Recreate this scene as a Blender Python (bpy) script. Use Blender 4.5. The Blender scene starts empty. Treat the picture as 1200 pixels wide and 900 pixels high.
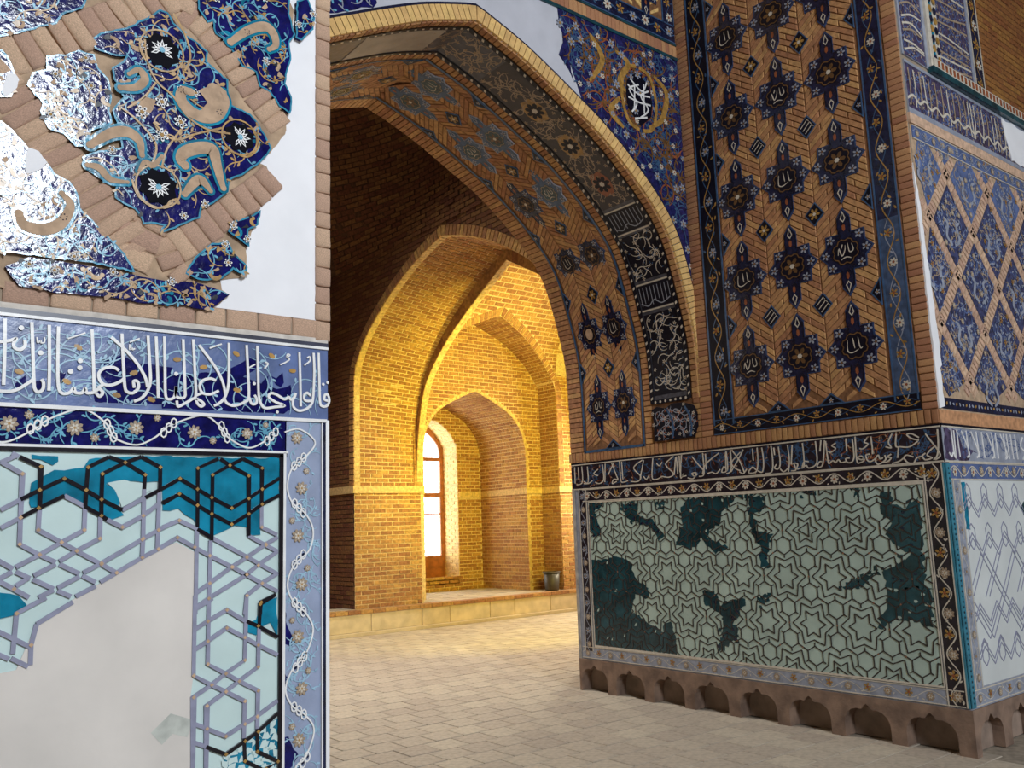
import bpy, math, random
from mathutils import Matrix, Vector
from mathutils.geometry import tessellate_polygon
random.seed(7)
S = bpy.context.scene
COL = S.collection
# ------------------------------------------------------------------ camera
FPX, YAW, PIT, ROL = 1040.81, math.radians(50.839), math.radians(9.085), math.radians(-1.962)
CAM = Vector((0, 0, 1.6))
fwd = Vector((math.cos(PIT) * math.cos(YAW), math.cos(PIT) * math.sin(YAW), math.sin(PIT)))
_r = Vector((math.sin(YAW), -math.cos(YAW), 0)); _u = _r.cross(fwd)
rgt = _r * math.cos(ROL) + _u * math.sin(ROL)
upv = -_r * math.sin(ROL) + _u * math.cos(ROL)
cd = bpy.data.cameras.new('camera'); cam = bpy.data.objects.new('camera', cd); COL.objects.link(cam)
cd.sensor_width = 36; cd.lens = FPX / 1200 * 36; cd.clip_start = .05
cam.matrix_world = Matrix(((rgt.x, upv.x, -fwd.x, CAM.x), (rgt.y, upv.y, -fwd.y, CAM.y), (rgt.z, upv.z, -fwd.z, CAM.z), (0, 0, 0, 1)))
S.camera = cam
def ray(px, py): return fwd * FPX + rgt * (px - 600) - upv * (py - 450)
# ------------------------------------------------------------------ world, light, exposure
w = bpy.data.worlds.new('world'); S.world = w; w.use_nodes = True
w.node_tree.nodes['Background'].inputs[0].default_value = (.75, .85, 1, 1)
w.node_tree.nodes['Background'].inputs[1].default_value = .25
S.view_settings.view_transform = 'Standard'; S.view_settings.look = 'None'
S.view_settings.exposure = 0.0; S.view_settings.gamma = 1.0; S.view_settings.use_curve_mapping = False
def area(name, loc, aim, sx, sy, power, col):
    l = bpy.data.lights.new(name, 'AREA'); l.shape = 'RECTANGLE'; l.size = sx; l.size_y = sy; l.energy = power; l.color = col
    o = bpy.data.objects.new(name, l); COL.objects.link(o); o.location = loc
    o.rotation_euler = (Vector(aim) - Vector(loc)).to_track_quat('-Z', 'Y').to_euler(); return o
def spot(name, loc, aim, power, col, ang, blend=.5, rad=.12):
    l = bpy.data.lights.new(name, 'SPOT'); l.energy = power; l.color = col; l.spot_size = math.radians(ang); l.spot_blend = blend; l.shadow_soft_size = rad
    o = bpy.data.objects.new(name, l); COL.objects.link(o); o.location = loc
    o.rotation_euler = (Vector(aim) - Vector(loc)).to_track_quat('-Z', 'Y').to_euler(); return o
# daylight through the tall window behind the viewer
area('tall_window_daylight', (1.65, -6.7, 6.1), (1.5, 3, 4.2), 1.5, 3.4, 1120, (.86, .93, 1))
area('front_fill', (9.0, -6.7, 1.8), (5.5, 3, 1.6), 2.2, 3.2, 200, (.9, .95, 1))  # unseen fill added for the front faces, no doorway stands here
XCD = 3.8
# sodium floodlights that light the vaulted bay beyond the arch
SOD = (1, .82, .10)
spot('floodlight_bay', (9.6, 8.0, 3.6), (9.9, 13.2, 3.9), 1300, SOD, 84, .8)
spot('yellow_floor_fill', (8.4, 8.0, 3.2), (8.2, 11.9, .1), 420, SOD, 80, .8)  # extra spot added to yellow the floor and platform front
spot('floodlight_arch', (8.1, 8.0, 3.0), (7.6, 12.8, 3.8), 330, SOD, 70, .8)
# fills added to light the hall floor and walls, from no known windows
area('bay_floor_fill', (13.1, 11.5, 2.9), (5.0, 6.0, 0), 1.6, 2.6, 560, (1, .88, .62))  # added, placed so the pier throws its shadow line across the floor
dl = area('hall_floor_fill', (XCD, 10.2, 9.0), (XCD, 9.4, 0), 1.4, 1.4, 240, (1, .93, .84)); dl.data.spread = math.radians(95)  # added overhead fill, spread narrowed to keep the walls dark
area('hall_wall_fill', (.75, 9.6, 4.6), (7, 11, 5.4), 1.2, 1.6, 24, (1, .86, .7))  # weak ambient added for the hall walls and dome

# ------------------------------------------------------------------ materials
def lin(c): return tuple(((x / 255) / 12.92 if x / 255 <= .04045 else ((x / 255 + .055) / 1.055) ** 2.4) for x in c) + (1,)
MATS = {}
def M(name, rgb, rough=.5, var=.18, scale=14, bump=0., bscale=60, isl=0., rgb2=None, spec=.5, dist=.004):
    if name in MATS: return MATS[name]
    m = bpy.data.materials.new(name); m.use_nodes = True; N = m.node_tree.nodes; L = m.node_tree.links
    b = N['Principled BSDF']; b.inputs['Roughness'].default_value = rough; b.inputs['Specular IOR Level'].default_value = spec
    tc = N.new('ShaderNodeTexCoord'); nz = N.new('ShaderNodeTexNoise'); nz.inputs['Scale'].default_value = scale; nz.inputs['Detail'].default_value = 6
    L.new(tc.outputs['Object'], nz.inputs['Vector'])
    c1 = lin(rgb); c2 = lin(rgb2) if rgb2 else tuple(x * (1 - 2 * var) for x in c1[:3]) + (1,)
    c0 = c1 if rgb2 else tuple(min(1, x * (1 + var)) for x in c1[:3]) + (1,)
    rp = N.new('ShaderNodeMapRange'); rp.inputs[1].default_value = .32; rp.inputs[2].default_value = .68
    L.new(nz.outputs['Fac'], rp.inputs[0])
    mx = N.new('ShaderNodeMix'); mx.data_type = 'RGBA'; mx.inputs[6].default_value = c0; mx.inputs[7].default_value = c2
    L.new(rp.outputs[0], mx.inputs[0]); out = mx.outputs[2]
    if isl:
        g = N.new('ShaderNodeNewGeometry'); oi = N.new('ShaderNodeObjectInfo')
        ad = N.new('ShaderNodeMath'); ad.operation = 'ADD'; L.new(g.outputs['Random Per Island'], ad.inputs[0]); L.new(oi.outputs['Random'], ad.inputs[1])
        fr = N.new('ShaderNodeMath'); fr.operation = 'FRACT'; L.new(ad.outputs[0], fr.inputs[0])
        mr = N.new('ShaderNodeMapRange'); mr.inputs[3].default_value = 1 - isl; mr.inputs[4].default_value = 1 + isl; L.new(fr.outputs[0], mr.inputs[0])
        hs = N.new('ShaderNodeHueSaturation'); L.new(out, hs.inputs['Color']); L.new(mr.outputs[0], hs.inputs['Value'])
        mr2 = N.new('ShaderNodeMapRange'); mr2.inputs[3].default_value = .5 - isl * .065; mr2.inputs[4].default_value = .5 + isl * .065; L.new(fr.outputs[0], mr2.inputs[0]); L.new(mr2.outputs[0], hs.inputs['Hue'])
        out = hs.outputs['Color']
    L.new(out, b.inputs['Base Color'])
    if bump:
        n2 = N.new('ShaderNodeTexNoise'); n2.inputs['Scale'].default_value = bscale; n2.inputs['Detail'].default_value = 3; L.new(tc.outputs['Object'], n2.inputs['Vector'])
        bp = N.new('ShaderNodeBump'); bp.inputs['Strength'].default_value = bump; bp.inputs['Distance'].default_value = dist
        L.new(n2.outputs['Fac'], bp.inputs['Height']); L.new(bp.outputs['Normal'], b.inputs['Normal'])
    MATS[name] = m; return m
def glaze(name, rgb, rough=.16, var=.16, **k): return M(name, rgb, rough, var, k.pop('scale', 22), k.pop('bump', .55), k.pop('bscale', 26), **k)
def brk(name, rgb, **k): return M(name, rgb, .9, k.pop('var', .16), k.pop('scale', 24), k.pop('bump', .6), k.pop('bscale', 70), isl=k.pop('isl', .18), **k)
plaster = M('white_plaster', (236, 236, 240), .75, .03, 5, .15, 40)
plaster_low = M('grey_plaster', (214, 208, 202), .7, .07, 3, .15, 30)
plaster_arch = M('arch_plaster', (196, 198, 208), .8, .05, 4, .1, 30)
mortar = M('biscuit_mortar', (178, 152, 126), .95, .15, 18, .7, 60)
joint_lt = M('pale_joint', (205, 198, 190), .9, .1, 30, .3)
brick_l = brk('pink_beige_brick', (200, 166, 142), isl=.14)
brick_f = brk('ochre_brick', (184, 136, 92))
brick_fc = brk('rose_brick', (190, 138, 100))
mort_f = M('brown_mortar', (132, 92, 60), .95, .2, 30, .4)
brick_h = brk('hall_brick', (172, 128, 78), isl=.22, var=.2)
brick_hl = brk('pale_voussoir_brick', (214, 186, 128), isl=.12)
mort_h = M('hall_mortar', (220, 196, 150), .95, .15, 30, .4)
brick_d = brk('shaded_hall_brick', (112, 72, 42), isl=.25)  # hall brick darkened, the unlit hall's shade put into the colour
mort_d = M('shaded_hall_mortar', (86, 58, 36), .95, .2, 20, .3)  # same shade put into the mortar colour
ring_y = brk('yellow_voussoir', (226, 186, 120), isl=.07, var=.1)
pale = glaze('pale_aqua_tile', (196, 218, 217), .3, .04, scale=6, bump=.15)
greyst = M('grey_strip', (140, 142, 166), .5, .08, 30)
ochre_dot = M('ochre_knot', (196, 164, 132), .6)
turq = glaze('turquoise_tile', (22, 128, 160), .14, .22, scale=12, bump=.25)
blackst = glaze('black_strip', (20, 17, 27), .2, .1, bump=.25)
cobalt = glaze('cobalt_tile', (21, 22, 90), .13, .25, bump=.42, scale=30, bscale=40, spec=.32)
cobalt_d = glaze('dull_cobalt_tile', (36, 38, 92), .2, .3, bump=.45, scale=30)
slatec = glaze('slate_cobalt_tile', (64, 70, 108), .25, .3, bump=.4, scale=30)
brown_ring = glaze('brown_ring', (112, 80, 46), .35, .2)
lav = glaze('lavender_tile', (94, 112, 158), .27, .16, scale=9, bump=.5)
lav_b = glaze('grey_lavender_tile', (146, 158, 186), .35, .08, scale=9, bump=.2)
whiteg = glaze('white_glaze', (232, 232, 232), .3, .05, bump=.2)
golden = glaze('gold_glaze', (172, 132, 68), .3, .2, bump=.3)
lblue = glaze('light_blue_glaze', (104, 168, 196), .2, .12, bump=.3)
palevine = glaze('pale_vine_glaze', (150, 186, 208), .3, .1, bump=.2)
biscuit = M('biscuit_body', (184, 156, 130), .9, .12, 30, .5)
taupe = glaze('taupe_flower', (164, 144, 122), .4, .15, bump=.3)
navy = glaze('navy_tile', (24, 31, 62), .2, .3, bump=.5)
navy_k = glaze('black_navy_tile', (14, 15, 32), .35, .2, bump=.4, spec=.25)
rimblue = glaze('rim_blue_tile', (46, 66, 104), .25, .2)
lotus_k = M('lotus_black', (12, 12, 22), .6, .2, 20, spec=.05)
steel = glaze('steel_blue_tile', (62, 92, 128), .25, .15, bump=.3)
teal = glaze('deep_teal_tile', (28, 70, 80), .2, .3, scale=9, bump=.35)
palegreen = glaze('pale_green_tile', (176, 197, 188), .35, .07, scale=4, bump=.12)
girih = M('dark_girih_line', (54, 46, 44), .5, .2, 40)
plum = glaze('plum_black_tile', (34, 26, 40), .3, .3, bump=.3)
bone = glaze('bone_glaze', (206, 198, 184), .35, .08, bump=.2)
rust = glaze('rust_glaze', (150, 84, 52), .35, .2, bump=.2)
stone = M('brown_stone', (150, 124, 106), .85, .14, 7, .8, 40, rgb2=(108, 88, 76))
stone_in = M('stone_recess', (150, 130, 116), .9, .15, 8, .5, 30)
paver_m = M('paver', (182, 170, 154), .8, .1, 6, .5, 30, isl=.1)
paver_j = M('paver_joint', (158, 146, 130), .95, .15, 20)
kerb = M('pale_kerb_stone', (208, 192, 160), .75, .1, 5, .3, 30, isl=.08)
wood = M('varnished_wood', (150, 88, 44), .4, .2, 9, .2, 40)
binm = M('grey_plastic', (70, 68, 68), .45, .1, 10)
purple = glaze('violet_tile', (80, 70, 100), .25, .3, bump=.5)
steelg = glaze('slate_grey_tile', (150, 156, 172), .35, .1, bump=.2)
shellm = M('room_plaster', (150, 134, 116), .9, .1, 2, .2, 10)
def pane_mat():
    m = bpy.data.materials.new('daylit_pane'); m.use_nodes = True; b = m.node_tree.nodes['Principled BSDF']
    b.inputs['Base Color'].default_value = (.9, .95, 1, 1); b.inputs['Emission Color'].default_value = (.93, .96, 1, 1); b.inputs['Emission Strength'].default_value = 8.0; return m
pane = pane_mat()

# ------------------------------------------------------------------ frames: (u, v, h) -> world
class Plane:
    def __init__(s, o, u, v, n): s.o, s.u, s.v, s.n = Vector(o), Vector(u), Vector(v), Vector(n)
    def to3(s, u, v, h=0): return s.o + s.u * u + s.v * v + s.n * h
    def mat(s, u, v, h, rot=0, sx=1, sy=1):
        p = s.to3(u, v, h); c, q = math.cos(rot), math.sin(rot)
        a = (s.u * c + s.v * q) * sx; b = (s.v * c - s.u * q) * sy; n = s.n
        return Matrix(((a.x, b.x, n.x, p.x), (a.y, b.y, n.y, p.y), (a.z, b.z, n.z, p.z), (0, 0, 0, 1)))
    def at(s, px, py):
        d = ray(px, py); t = (s.o - CAM).dot(s.n) / d.dot(s.n); p = CAM + d * t - s.o
        return (p.dot(s.u), p.dot(s.v))
def planeY(y): return Plane((0, y, 0), (1, 0, 0), (0, 0, 1), (0, -1, 0))
def planeX(x): return Plane((x, 0, 0), (0, -1, 0), (0, 0, 1), (-1, 0, 0))
YL, XF, YG, YA, YB, XL = 2.80, 6.16, 2.89, 4.96, 6.65, 1.445
PL, PF, PG, PA = planeY(YL), planeX(XF), planeY(YG), planeY(YA)
def smooth(pts, n=6, closed=False):
    out = []; m = len(pts)
    rng = range(m if closed else m - 1)
    for i in rng:
        g = (lambda k: pts[k % m]) if closed else (lambda k: pts[min(max(k, 0), m - 1)])
        p0, p1, p2, p3 = g(i - 1), g(i), g(i + 1), g(i + 2)
        for k in range(n):
            t = k / n
            out.append(tuple(.5 * (2 * b + (c - a) * t + (2 * a - 5 * b + 4 * c - d) * t * t + (3 * b - a - 3 * c + d) * t ** 3) for a, b, c, d in zip(p0, p1, p2, p3)))
    if not closed: out.append(tuple(pts[-1]))
    return out
def rough(pts, amp, seg, seed=1):
    rn = random.Random(seed); out = []
    for i in range(len(pts)):
        a, b = pts[i], pts[(i + 1) % len(pts)]; d = math.dist(a, b); k = max(1, int(d / seg))
        for j in range(k):
            t = j / k; out.append((a[0] + (b[0] - a[0]) * t + rn.uniform(-amp, amp), a[1] + (b[1] - a[1]) * t + rn.uniform(-amp, amp)))
    return out
def inside(p, poly):
    x, y = p; c = False; j = len(poly) - 1
    for i in range(len(poly)):
        xi, yi = poly[i]; xj, yj = poly[j]
        if (yi > y) != (yj > y) and x < (xj - xi) * (y - yi) / (yj - yi) + xi: c = not c
        j = i
    return c
class B:
    """collects flat raised pieces of one part on a frame"""
    K = 0
    def __init__(s, fr): s.fr = fr; s.v = []; s.f = []; s.mi = []; s.ms = []
    def jit(s): B.K = (B.K + 1) % 13; return B.K * 5e-5     # overlapping pieces never share one plane
    def m(s, mat):
        if mat not in s.ms: s.ms.append(mat)
        return s.ms.index(mat)
    def add(s, vs, fs, mat):
        o = len(s.v); s.v += vs; k = s.m(mat)
        for f in fs: s.f.append(tuple(o + i for i in f)); s.mi.append(k)
    def poly(s, pts, h, mat, base=None, holes=()):
        loops = [list(pts)] + [list(x) for x in holes]; flat = [p for l in loops for p in l]
        vs = [s.fr.to3(p[0], p[1], h) for p in flat]
        tr = tessellate_polygon([[Vector((p[0], p[1], 0)) for p in l] for l in loops])
        fs = []
        for t in tr:
            a, b, c = (flat[i] for i in t)
            fs.append(tuple(t) if (b[0] - a[0]) * (c[1] - a[1]) - (b[1] - a[1]) * (c[0] - a[0]) > 0 else tuple(reversed(t)))
        s.add(vs, fs, mat)
        if base is not None:
            for l in loops:
                n = len(l); vs = [s.fr.to3(p[0], p[1], h) for p in l] + [s.fr.to3(p[0], p[1], base) for p in l]
                ar = sum(l[i][0] * l[(i + 1) % n][1] - l[(i + 1) % n][0] * l[i][1] for i in range(n))
                fs = [((i, n + i, n + (i + 1) % n, (i + 1) % n) if ar > 0 else (i, (i + 1) % n, n + (i + 1) % n, n + i)) for i in range(n)]
                s.add(vs, fs, mat)
    def rect(s, u0, v0, u1, v1, h, mat, base=None): s.poly([(u0, v0), (u1, v0), (u1, v1), (u0, v1)], h, mat, base)
    def strip(s, u0, v0, u1, v1, h, mat, n=40, base=None):   # long in v on a curved frame
        c = getattr(s.fr, 'crown', None)
        if c and v0 < c - .01 and v1 > c + .01:
            s.strip(u0, v0, u1, c, h, mat, n, base); s.strip(u0, c, u1, v1, h, mat, n, base); return
        for i in range(n):
            a = v0 + (v1 - v0) * i / n; b = v0 + (v1 - v0) * (i + 1) / n
            s.add([s.fr.to3(u0, a, h), s.fr.to3(u1, a, h), s.fr.to3(u1, b, h), s.fr.to3(u0, b, h)], [(0, 1, 2, 3)], mat)
    def ribbon(s, pts, wd, h, mat, base=None, closed=False, taper=False):
        n = len(pts); h += s.jit()
        if n < 2: return
        L_, R_ = [], []
        for i in range(n):
            a = pts[i - 1] if (i or closed) else pts[i]; b = pts[(i + 1) % n] if (i < n - 1 or closed) else pts[i]
            dx, dy = b[0] - a[0], b[1] - a[1]; l = math.hypot(dx, dy) or 1; nx, ny = -dy / l, dx / l
            k = 1.
            if 0 < i < n - 1 or closed:
                p = pts[i]; d1 = (p[0] - a[0], p[1] - a[1]); l1 = math.hypot(*d1) or 1
                cs = abs((-d1[1] / l1) * nx + (d1[0] / l1) * ny); k = 1 / max(cs, .5)
            ww = wd / 2 * k
            if taper: ww *= .35 + .65 * math.sin(math.pi * min(1, (i + .6) / n))
            L_.append((pts[i][0] + nx * ww, pts[i][1] + ny * ww)); R_.append((pts[i][0] - nx * ww, pts[i][1] - ny * ww))
        vs = [s.fr.to3(*p, h) for p in L_] + [s.fr.to3(*p, h) for p in R_]
        rg = range(n if closed else n - 1)
        s.add(vs, [(n + i, n + (i + 1) % n, (i + 1) % n, i) for i in rg], mat)
        if base is not None:
            vs2 = vs + [s.fr.to3(*p, base) for p in L_] + [s.fr.to3(*p, base) for p in R_]; fs = []
            for i in rg:
                j = (i + 1) % n; fs += [(i, j, 2 * n + j, 2 * n + i), (n + j, n + i, 3 * n + i, 3 * n + j)]
            if not closed: fs += [(0, 2 * n, 3 * n, n), (n - 1, 2 * n - 1, 4 * n - 1, 3 * n - 1)]
            s.add(vs2, fs, mat)
    def disc(s, c, r, h, mat, n=8, ry=None, rot=0):
        h += s.jit(); ry = ry or r; cs, sn = math.cos(rot), math.sin(rot)
        pts = [(c[0] + r * math.cos(6.2832 * i / n) * cs - ry * math.sin(6.2832 * i / n) * sn, c[1] + r * math.cos(6.2832 * i / n) * sn + ry * math.sin(6.2832 * i / n) * cs) for i in range(n)]
        s.add([s.fr.to3(*p, h) for p in pts], [tuple(range(n))], mat)
    def petals(s, c, r, n, h, mat, mid=None, rot=0):
        for i in range(n):
            a = rot + 6.2832 * i / n
            s.disc((c[0] + math.cos(a) * r * .62, c[1] + math.sin(a) * r * .62), r * .40, h, mat, 6, r * .25, a)
        if mid: s.disc(c, r * .3, h + .0006, mid, 6)
    def brick(s, q, h0, h1, mat, inset=.004):
        cx = sum(p[0] for p in q) / 4; cy = sum(p[1] for p in q) / 4
        t = []
        for p in q:
            d = math.hypot(p[0] - cx, p[1] - cy) or 1; k = 1 - min(.3, inset * 1.4 / d); t.append((cx + (p[0] - cx) * k, cy + (p[1] - cy) * k))
        vs = [s.fr.to3(*p, h0) for p in q] + [s.fr.to3(*p, h1) for p in t]
        s.add(vs, [(4, 5, 6, 7), (0, 1, 5, 4), (1, 2, 6, 5), (2, 3, 7, 6), (3, 0, 4, 7)], mat)
    def mesh(s, name):
        me = bpy.data.meshes.new(name); me.from_pydata([tuple(v) for v in s.v], [], s.f)
        for m in s.ms: me.materials.append(m)
        me.polygons.foreach_set('material_index', s.mi); me.update(); return me
    def make(s, name, parent=None, label=None, kind=None):
        if not s.f: return None
        return put(s.mesh(name), name, parent, label, kind)
def put(me, name, parent=None, label=None, kind=None, mw=None):
    o = bpy.data.objects.new(name, me); COL.objects.link(o)
    if parent: o.parent = parent
    if mw is not None: o.matrix_local = mw
    if label: o['label'] = label
    if kind: o['kind'] = kind
    return o
class Local(Plane):
    def __init__(s): super().__init__((0, 0, 0), (1, 0, 0), (0, 1, 0), (0, 0, 1))
LOC = Local()
def structure(o, label, cat): o['kind'] = 'structure'; o['label'] = label; o['category'] = cat; return o
def boxm(name, boxes, mat, parent=None, label=None):
    vs, fs = [], []
    for (x0, y0, z0, x1, y1, z1) in boxes:
        o = len(vs); vs += [(x0, y0, z0), (x1, y0, z0), (x1, y1, z0), (x0, y1, z0), (x0, y0, z1), (x1, y0, z1), (x1, y1, z1), (x0, y1, z1)]
        fs += [tuple(o + i for i in f) for f in ((3, 2, 1, 0), (4, 5, 6, 7), (0, 1, 5, 4), (1, 2, 6, 5), (2, 3, 7, 6), (3, 0, 4, 7))]
    me = bpy.data.meshes.new(name); me.from_pydata(vs, [], fs); me.materials.append(mat); me.update(); return put(me, name, parent, label)
# rounded irregular unit bricks, shared by all single bricks
def unit_brick(seed, mat):
    rn = random.Random(seed); b = B(LOC); n = 5
    g = [[None] * n for _ in range(n)]; ks = [-.5, -.44, 0, .44, .5]
    vs = []
    for j in range(n):
        for i in range(n):
            e = (i in (0, n - 1)) or (j in (0, n - 1)); z = rn.uniform(.30, .55) if e else rn.uniform(.85, 1.05)
            vs.append(Vector((ks[i] + rn.uniform(-.012, .012), ks[j] + rn.uniform(-.03, .03), z)))
    fs = [(j * n + i, j * n + i + 1, (j + 1) * n + i + 1, (j + 1) * n + i) for j in range(n - 1) for i in range(n - 1)]
    ring = [i for i in range(n)] + [j * n + n - 1 for j in range(1, n)] + [(n - 1) * n + i for i in range(n - 2, -1, -1)] + [j * n for j in range(n - 2, 0, -1)]
    o = len(vs); vs += [Vector((vs[i].x, vs[i].y, -.6)) for i in ring]; k = len(ring)
    fs += [(ring[(i + 1) % k], ring[i], o + i, o + (i + 1) % k) for i in range(k)]
    b.add(vs, fs, mat); me = b.mesh('brick')
    for p in me.polygons: p.use_smooth = True
    return me
UB = {}
def bricks(name, parent, fr, quads, mat, h=.012, limit=300, stuff=None):
    """quads: (u, v, length, height, rot); one object each"""
    if mat not in UB: UB[mat] = [unit_brick(i * 7 + 3, mat) for i in range(4)]
    for i, (u, v, l, t, r) in enumerate(quads):
        mw = fr.mat(u, v, 0, r, l, t) @ Matrix.Diagonal((1, 1, h * random.uniform(.8, 1.2), 1))
        put(UB[mat][i % 4], name, parent, mw=mw)
def rows_in(poly, v):
    xs = []
    for i in range(len(poly)):
        (x0, y0), (x1, y1) = poly[i], poly[(i + 1) % len(poly)]
        if (y0 > v) != (y1 > v): xs.append(x0 + (x1 - x0) * (v - y0) / (y1 - y0))
    xs.sort(); return list(zip(xs[::2], xs[1::2]))
def lay(b, polys, v0, v1, mat, bl=.22, bh=.058, j=.014, h0=0, h1=.008, test=None, off=0, seed=3):
    """courses of bricks filling polygons (list of loops, even-odd)"""
    rn = random.Random(seed); k = 0; v = v0
    while v + bh * .5 < v1:
        vt = min(v + bh, v1); vm = (v + vt) / 2
        xs = []
        for poly in polys: xs += [x for ab in rows_in(poly, vm) for x in ab]
        xs.sort()
        for a, c in zip(xs[::2], xs[1::2]):
            u = math.floor((a - off) / (bl + j)) * (bl + j) + off - (bl + j) * (.5 if k % 2 else 0)
            while u < c:
                a2, c2 = max(u + j / 2, a + j / 3), min(u + bl + j / 2, c - j / 3)
                if c2 - a2 > .03 and (test is None or test((a2 + c2) / 2, vm)):
                    d = rn.uniform(-.002, .002)
                    b.brick([(a2, v + d), (c2, v + d), (c2, vt + d), (a2, vt + d)], h0, h1 + rn.uniform(-.003, .003), mat)
                u += bl + j
        v += bh + j; k += 1
# motif prototypes
_proto = {}
def flower_mesh(kind):
    if kind in _proto: return _proto[kind]
    b = B(LOC)
    if kind == 'taupe':
        b.petals((0, 0), 1, 8, .002, taupe, golden); b.disc((0, 0), .5, .0012, taupe, 10); b.petals((0, 0), .55, 6, .0032, bone)
    elif kind == 'white':
        b.petals((0, 0), 1, 6, .002, whiteg, golden); 
        for i in range(6): b.disc((math.cos(i * 1.0472) * .6, math.sin(i * 1.0472) * .6), .16, .0035, navy, 5)
    elif kind == 'bone':
        b.petals((0, 0), 1, 7, .002, bone, rust)
    elif kind == 'dull':
        b.petals((0, 0), 1, 6, .002, steelg, golden)
    elif kind == 'gold':
        b.petals((0, 0), 1, 5, .002, golden, rust)
    elif kind == 'lotus':
        for i in range(9):
            a = math.pi * (i / 8) * 1.3 - .47; r = .95 if i % 2 == 0 else .8
            p = (math.cos(a) * r * .5, math.sin(a) * r * .5)
            out = [(math.cos(a) * r, math.sin(a) * r), (math.cos(a + .2) * r * .62, math.sin(a + .2) * r * .62), (math.cos(a) * .25, math.sin(a) * .25), (math.cos(a - .2) * r * .62, math.sin(a - .2) * r * .62)]
            b.ribbon(out, .085, .002, whiteg, closed=True)
        b.disc((0, .05), .26, .003, lblue, 8)
    _proto[kind] = b.mesh('flower_' + kind); return _proto[kind]
def flower(parent, fr, u, v, r, kind, h=.006, rot=None, name='flower'):
    rot = random.uniform(0, 6.28) if rot is None else rot
    return put(flower_mesh(kind), name, parent, mw=fr.mat(u, v, h, rot, r, r))
def vines(b, poly, n, step, wd, h, mat, curl=.25, length=40, seed=1, leaf=None, leafmat=None):
    rn = random.Random(seed); us = [p[0] for p in poly]; vs = [p[1] for p in poly]
    for k in range(n):
        for _ in range(30):
            p = (rn.uniform(min(us), max(us)), rn.uniform(min(vs), max(vs)))
            if inside(p, poly): break
        else: continue
        a = rn.uniform(0, 6.28); c = rn.choice((-1, 1)) * rn.uniform(.5, 1) * curl; pts = [p]
        for i in range(length):
            q = (pts[-1][0] + math.cos(a) * step, pts[-1][1] + math.sin(a) * step); a += c; c *= 1.035
            if i == length // 2: c = -c * .5
            if not inside(q, poly): break
            pts.append(q)
            if leaf and i % 7 == 3: b.disc((q[0] + math.cos(a + 1.3) * leaf, q[1] + math.sin(a + 1.3) * leaf), leaf, h + .0003, leafmat or mat, 6, leaf * .45, a + .9)
        if len(pts) > 4: b.ribbon(pts, wd, h, mat, taper=True)
def scatter(poly, n, gap, seed=1):
    rn = random.Random(seed); us = [p[0] for p in poly]; vs = [p[1] for p in poly]; out = []
    for _ in range(n * 25):
        p = (rn.uniform(min(us), max(us)), rn.uniform(min(vs), max(vs)))
        if inside(p, poly) and all(math.dist(p, q) > gap for q in out):
            out.append(p)
            if len(out) >= n: break
    return out
def PX(fr, f, pts): return [fr.at(*f(*p)) for p in pts]
# ================================================================== large structure
ZTOP = 9.4
# near pier with the calligraphy wall
wall_left = structure(boxm('wall_left', [(-5.9, YL, 0, XL - .012, YB, ZTOP)], shellm), 'near pier clad in tiles with a large Arabic inscription band and white plaster', 'wall')
# pier beyond the arch (corner pier with star panel), the plinth under it is cut back for the niches
GX, GZ = 6.63, 4.98
wall_right = structure(boxm('wall_right', [(XF, YG, .30, 15.9, YB, GZ), (XF, YG, GZ, GX, YB, ZTOP), (GX, YG + .12, GZ, 7.95, YB, ZTOP), (7.95, YG + .9, GZ, 15.9, YB, ZTOP),
        (XF + .2, YG + .2, 0, 15.9, YB - .02, .30)], shellm), 'corner pier clad with star medallions above a pale green dado', 'wall')
# ---- arch profile, half span from the springing on the jamb to the crown
XC = 3.8025
AH = [(XF, 2.66), (6.14, 3.17), (6.04, 3.6), (5.9, 4.02), (5.72, 4.29), (5.42, 4.57), (5.08, 4.82), (4.77, 4.99), (4.5, 5.13), (4.2, 5.27), (XC, 5.41)]
_h = smooth(AH, 5)
ARCH = _h + [(2 * XC - x, z) for x, z in reversed(_h[:-1])]
_cum = [0]
for i in range(1, len(ARCH)): _cum.append(_cum[-1] + math.dist(ARCH[i - 1], ARCH[i]))
ALEN = _cum[-1]
class Soffit(Plane):
    """u = -Y, v = height on the jamb, then length along the intrados"""
    def __init__(s): super().__init__((XF, 0, 0), (0, -1, 0), (0, 0, 1), (-1, 0, 0))
    def pt(s, v):
        if v <= 2.66: return (XF, v), (-1., 0.)
        t = v - 2.66
        if t >= ALEN: return (2 * XC - XF, 2.66 - (t - ALEN)), (1., 0.)
        i = 1
        while _cum[i] < t: i += 1
        a, b = ARCH[i - 1], ARCH[i]; k = (t - _cum[i - 1]) / (_cum[i] - _cum[i - 1]); l = math.dist(a, b)
        return (a[0] + (b[0] - a[0]) * k, a[1] + (b[1] - a[1]) * k), (-(b[1] - a[1]) / l, (b[0] - a[0]) / l)
    def to3(s, u, v, h=0):
        (x, z), (nx, nz) = s.pt(v); return Vector((x + nx * h, -u, z + nz * h))
    def mat(s, u, v, h, rot=0, sx=1, sy=1):
        p = s.to3(u, v, h); n = (s.to3(u, v, 1) - s.to3(u, v, 0)).normalized(); U = Vector((0, -1, 0)); V = n.cross(U)
        c, q = math.cos(rot), math.sin(rot); a = (U * c + V * q) * sx; b = (V * c - U * q) * sy
        return Matrix(((a.x, b.x, n.x, p.x), (a.y, b.y, n.y, p.y), (a.z, b.z, n.z, p.z), (0, 0, 0, 1)))
PS = Soffit(); PS.crown = 2.66 + ALEN / 2
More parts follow.
